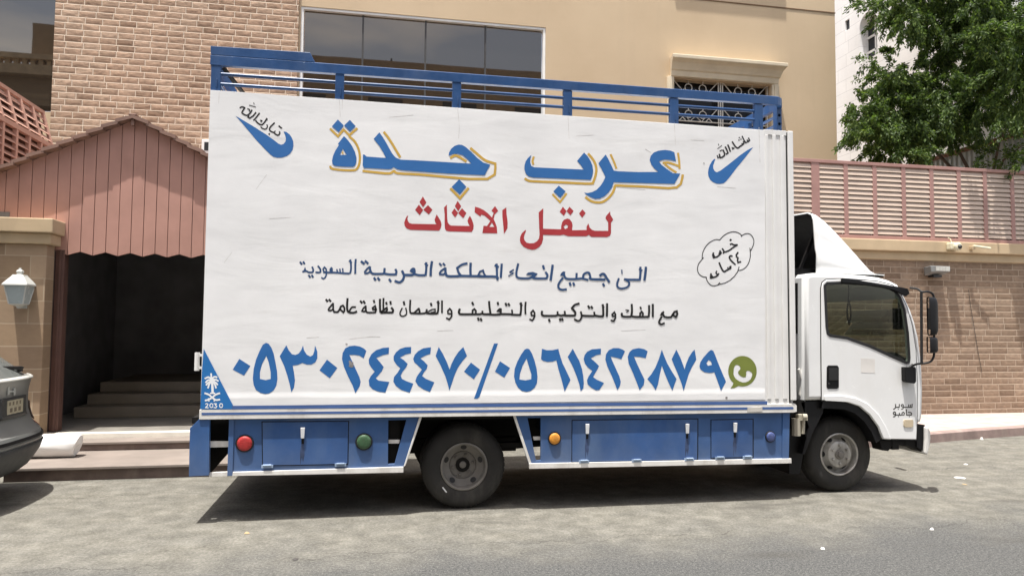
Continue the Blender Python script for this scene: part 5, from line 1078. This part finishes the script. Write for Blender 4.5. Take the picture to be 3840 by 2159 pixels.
def mirror_head(px0, px1, py0, py1):
    xa, zt = W(px0, py0, MY); xb, zb = W(px1, py1, MY); h = (zt-zb); zc = (zt+zb)/2; xc = W((px0+px1)/2, py0, MY)[0]
    # housing: shallow rounded dish, glass turned to the rear
    rows = []
    for dx, kx in ((-.028, 1.0), (-.022, 1.0), (.01, .98), (.03, .88), (.042, .6)):
        ring = []
        for k in range(28):
            a = 2*math.pi*k/28; c_, s_ = math.cos(a), math.sin(a); e = .36
            yy = .088*kx*math.copysign(abs(c_)**e, c_); z_ = h/2*kx**.5*math.copysign(abs(s_)**e, s_)
            ring.append((xc+dx*1.5+.62*yy, MY-.005+yy, zc+z_))
        rows.append(ring)
    s = MB(); s.grid(rows, closed=True); s.add(rows[-1], [tuple(range(28))]); hd_ = s.build('mirror_head', M_black, T, smooth=50)
    s = MB(); s.add([(p[0]+.004, MY-.005+(p[1]-MY+.005)*.93, zc+(p[2]-zc)*.95) for p in rows[0]], [tuple(range(28))]); g_ = NT('mirror_glass'); g_.fin((.6, .6, .6), .05, metal=1.0); s.build('mirror_glass', g_.m, hd_)
mirror_head(3466, 3517, 1113, 1258); mirror_head(3470, 3514, 1262, 1323)

# ================================================================== CAR, ROLL, LITTER
M_car = NT('grey_metallic_paint'); t = M_car
M_car = t.fin(t.ramp(t.noise(3, 4), [(.3, (.22, .226, .216)), (.7, (.265, .272, .262))]), .3, metal=.2, spec=.6)
M_cglass = tinted('car_glass', (.5, .53, .5), .34)
A = thing('parked_car', 'grey parked car at the left edge showing its rear end with a yellowed number plate', 'car', (-6.4, 1.05, 0))
def car_sec(x, zb, zt, hw, r=.35):
    """closed section across Y at x"""
    pts = []
    for k in range(33):
        a = math.pi*k/32; c_, s_ = math.cos(a), math.sin(a)
        pts.append((x, 1.05-hw*math.copysign(abs(c_)**r, c_), zb+(zt-zb)*abs(s_)**r))
    return pts
# body below the glass: sections from tail to nose
def bend(x0, y): return x0 - .30*(abs(y-1.05)/.92)**3.0            # rounded tail in plan
prof_t = [(-4.18, .30, .50), ]
zrow = [(.27, -4.24, .80), (.33, -4.17, .86), (.45, -4.095, .90), (.58, -4.055, .915), (.66, -4.08, .92), (.71, -4.14, .915), (.78, -4.175, .91), (.86, -4.20, .905), (.95, -4.205, .90), (1.04, -4.20, .885), (1.10, -4.19, .875), (1.15, -4.175, .865), (1.19, -4.165, .855), (1.205, -4.19, .845), (1.21, -4.25, .84)]
s = MB(); rows = []
NY = 25
for z, xr, hw in zrow:
    row = []
    for k in range(NY):
        v = -1+2*k/(NY-1); y = 1.05+hw*v; row.append((xr-.27*abs(v)**3.2, y, z))
    near = [(-8.6, 1.05-hw, z)]; far = [(-8.6, 1.05+hw, z)]
    rows.append([(-8.62, 1.05-hw*.75, z), (-8.4, 1.05-hw, z), (-6.5, 1.05-hw, z), (-5.2, 1.05-hw, z)] + row + [(-5.2, 1.05+hw, z), (-6.5, 1.05+hw, z), (-8.4, 1.05+hw, z), (-8.62, 1.05+hw*.75, z)])
s.grid(rows); s.add([p for p in rows[-1]], [tuple(range(len(rows[-1])))])
body = s.build('body', M_car, A, smooth=30)
s = MB(); rows2 = []
for z, xr, hw in ((1.2, -4.22, .81), (1.30, -4.33, .79), (1.45, -4.52, .74), (1.60, -4.74, .67), (1.66, -4.9, .62)):
    row = [(xr-.2*abs(-1+2*k/14)**2.5, 1.05+hw*(-1+2*k/14), z) for k in range(15)]
    rows2.append([(-7.4+1.0*(z-1.2), 1.05-hw, z), (-5.3, 1.05-hw, z)] + row + [(-5.3, 1.05+hw, z), (-7.4+1.0*(z-1.2), 1.05+hw, z)])
s.grid(rows2); s.build('rear_window', plain('dusty_car_glass', (.13, .14, .135), .22, var=.12, scale=4, spec=.7), A, smooth=40)
s = MB(); rf = rows2[-1]; s.add([(p[0], p[1], p[2]+.002) for p in rf]+[(p[0], 1.05+(p[1]-1.05)*.8, p[2]+.05) for p in rf], [(i, (i+1) % len(rf), len(rf)+(i+1) % len(rf), len(rf)+i) for i in range(len(rf))]+[tuple(range(len(rf), 2*len(rf)))]); s.build('roof', M_car, A, smooth=50)
def tail_band(z0, z1, v0, v1, out, name, mat, parent=body, n=12):
    def xr_at(z):
        for (za, xa, ha), (zb, xb, hb) in zip(zrow, zrow[1:]):
            if za <= z <= zb: f = (z-za)/(zb-za); return xa+(xb-xa)*f, ha+(hb-ha)*f
        return zrow[-1][1], zrow[-1][2]
    s = MB(); rows = []
    for j in range(7):
        z = z0+(z1-z0)*j/6; x, hw = xr_at(z); rows.append([(x-.27*abs(v)**3.2+out, 1.05+hw*v, z) for v in [v0+(v1-v0)*i/n for i in range(n+1)]])
    s.grid(rows); o = s.build(name, mat, parent, smooth=40); m_ = o.modifiers.new('thickness', 'SOLIDIFY'); m_.thickness = .012; return o
tail_band(.28, .555, -1.0, 1.0, .006, 'lower_bumper', plain('grey_black_plastic', (.05, .051, .052), .55))
tail_band(.60, .63, -.97, .99, .004, 'bumper_crease', M_black); tail_band(.74, .93, .72, .985, .006, 'tail_lamp', plain('smoked_red_lens', (.06, .035, .032), .15, spec=.6)); tail_band(.74, .93, -.985, -.72, .006, 'tail_lamp', plain('smoked_red_lens', (.06, .035, .032), .15, spec=.6))
tail_band(.62, .74, .90, .99, .006, 'reflector', plain('reflector_red', (.16, .05, .045), .2)); tail_band(.82, 1.02, -.2, .42, .004, 'plate_recess', plain('recess_grey', (.05, .052, .05), .5))
tail_band(1.185, 1.203, -.9, .9, .004, 'boot_lip', plain('bright_lip', (.62, .62, .58), .2, spec=.8))
pz = Vector((-4.183, 1.05, .93)); s = MB(); s.box(-4.19, -4.182, 1.0, 1.32, .86, .995); pm = plain('number_plate_face', (.42, .38, .27), .5, var=.12, scale=20); npl = s.build('number_plate', pm, body, bevel=.003)
s = MB()
for i in range(4): s.box(-4.1815, -4.1810, 1.03+.07*i, 1.06+.07*i, .945, .98)
for i in range(3): s.box(-4.1815, -4.1810, 1.05+.085*i, 1.10+.085*i, .88, .92)
s.build('plate_marks', plain('plate_grime', (.17, .14, .10), .6), body)
s = MB(); e_ = .12; s.beam((-4.188, 1.02, 1.055), (-4.184, 1.00, 1.13), .03, .01, up=(1, 0, 0)); s.beam((-4.188, 1.14, 1.04), (-4.184, 1.12, 1.11), .03, .01, up=(1, 0, 0)); s.beam((-4.188, 1.03, 1.085), (-4.186, 1.13, 1.075), .016, .008, up=(1, 0, 0)); s.build('emblem', M_lw, body)
s = MB(); s.tube([(-4.36, 1.25, 1.30), (-4.30, 1.5, 1.285), (-4.33, 1.62, 1.28)], [.016, .02, .012], 10); s.lathe_z([(0, -.02), (.036, -.01), (.032, .02), (0, .028)], -4.32, 1.52, 14, z0=1.26); s.build('wiper', M_rub, A, smooth=50)
for x, y, fl in ((-5.25, .16, 1), (-7.85, .16, 1), (-5.25, 1.94, -1), (-7.85, 1.94, -1)):
    s = MB(); s.lathe_y([(a, b*fl) for a, b in ((.2, .02), (.31, 0), (.34, .03), (.345, .1), (.345, .2), (.33, .22), (.2, .22))], x, .345, 36, y0=y); w_ = s.build('wheel', M_tyre, A, smooth=40)
    s = MB(); s.lathe_y([(a, b*fl) for a, b in ((.21, .01), (.2, .03), (.06, .05), (0, .04))], x, .345, 24, y0=y); s.build('rim', M_rimf, w_, smooth=40)
s = MB(); s.box(-8.3, -4.6, .3, 1.8, .22, .5); s.build('underbody', M_chas, A)

A.location.x -= .13
rl = thing('white_roll', 'thick white plastic roll lying on the lower porch step behind the grey car', 'roll', (-4.75, 2.78, .15))
s = MB(); rows = []; rng = random.Random(3)
for i in range(15):
    x = -5.7+i*(1.36/14); row = []
    R_ = .142-.012*i/14+.006*(i % 5 == 2)
    for k in range(36):
        a = 2*math.pi*k/36; wob = 1+.025*math.sin(3*a+x*4)+.018*math.sin(7*a-x*9); row.append((x+(.03*math.sin(a) if i == 14 else 0), 2.80+.02*i/14+R_*math.cos(a)*wob, .154+R_+R_*math.sin(a)*wob))
    rows.append(row)
last = rows[-1]; rows.append([(p[0]+.012, 2.82+(p[1]-2.82)*.93, .284+(p[2]-.284)*.93) for p in last])
s.grid(rows, closed=True)
inner = [(p[0]-.004, 2.82+(p[1]-2.82)*.22, .284+(p[2]-.284)*.22) for p in rows[-1]]; s.grid([rows[-1], inner], closed=True); s.build('rolled_sheet', plain('white_sheet', (.82, .82, .81), .5, var=.03, bump=.15, bscale=7), rl, smooth=60)
s = MB(); s.add(inner, [tuple(range(36))]); s.build('roll_core', plain('roll_core_white', (.7, .7, .69), .8), rl)

M_lit = plain('litter_white', (.8, .79, .76), .7, var=.06); M_dry = plain('dry_leaf', (.33, .25, .14), .8, var=.2)
def litter(px, py, r, mat, label, cat='litter', flat=.35, z=0.0, nm='litter_scrap', grp=None):
    x, y = WG(px, py, z); s = MB(); top = []; rg = random.Random(px)
    base = [(x+r*math.cos(a)*rg.uniform(.6, 1.2), y+r*math.sin(a)*rg.uniform(.6, 1.2), z+.003) for a in [k*math.pi/4 for k in range(8)]]
    top = [(x+(p[0]-x)*.6, y+(p[1]-y)*.6, z+.003+r*flat*rg.uniform(.5, 1.2)) for p in base]
    s.grid([base, top], closed=True); s.add(top, [tuple(range(8))]); s.add(base, [tuple(range(7, -1, -1))])
    tag(s.build(nm, mat, smooth=60), label, cat, grp or {'litter_scrap': 'paper scraps on the road', 'pebble': 'white pebbles on the asphalt'}.get(nm))
litter(3681, 1648, .028, M_lit, 'crumpled white paper ball on the road beside the right kerb', flat=1.3)
litter(3495, 1986, .02, M_lit, 'small white pebble on the grey asphalt at lower right', 'pebble', 1.0, nm='pebble')
litter(3600, 1791, .06, M_lit, 'flat white paper scrap on the road in front of the truck bumper', flat=.12)
litter(3622, 1741, .024, M_lit, 'small pale scrap on the road between paper ball and flat scrap', flat=.3)
litter(3618, 1816, .03, M_dry, 'pale torn scrap just below the flat white paper scrap', flat=.2)
litter(925, 2000, .022, M_dry, 'dry crumpled leaf on the road near the shadow of the truck tail', 'leaf', .5, nm='dry_leaf')
litter(3085, 2058, .018, M_lit, 'tiny white pebble on the grey asphalt left of the larger white pebble', 'pebble', .8, nm='pebble')
litter(1108, 2097, .03, plain('dark_scrap', (.06, .055, .05), .8), 'dark flattened scrap on the asphalt below the rear skirt', flat=.15)
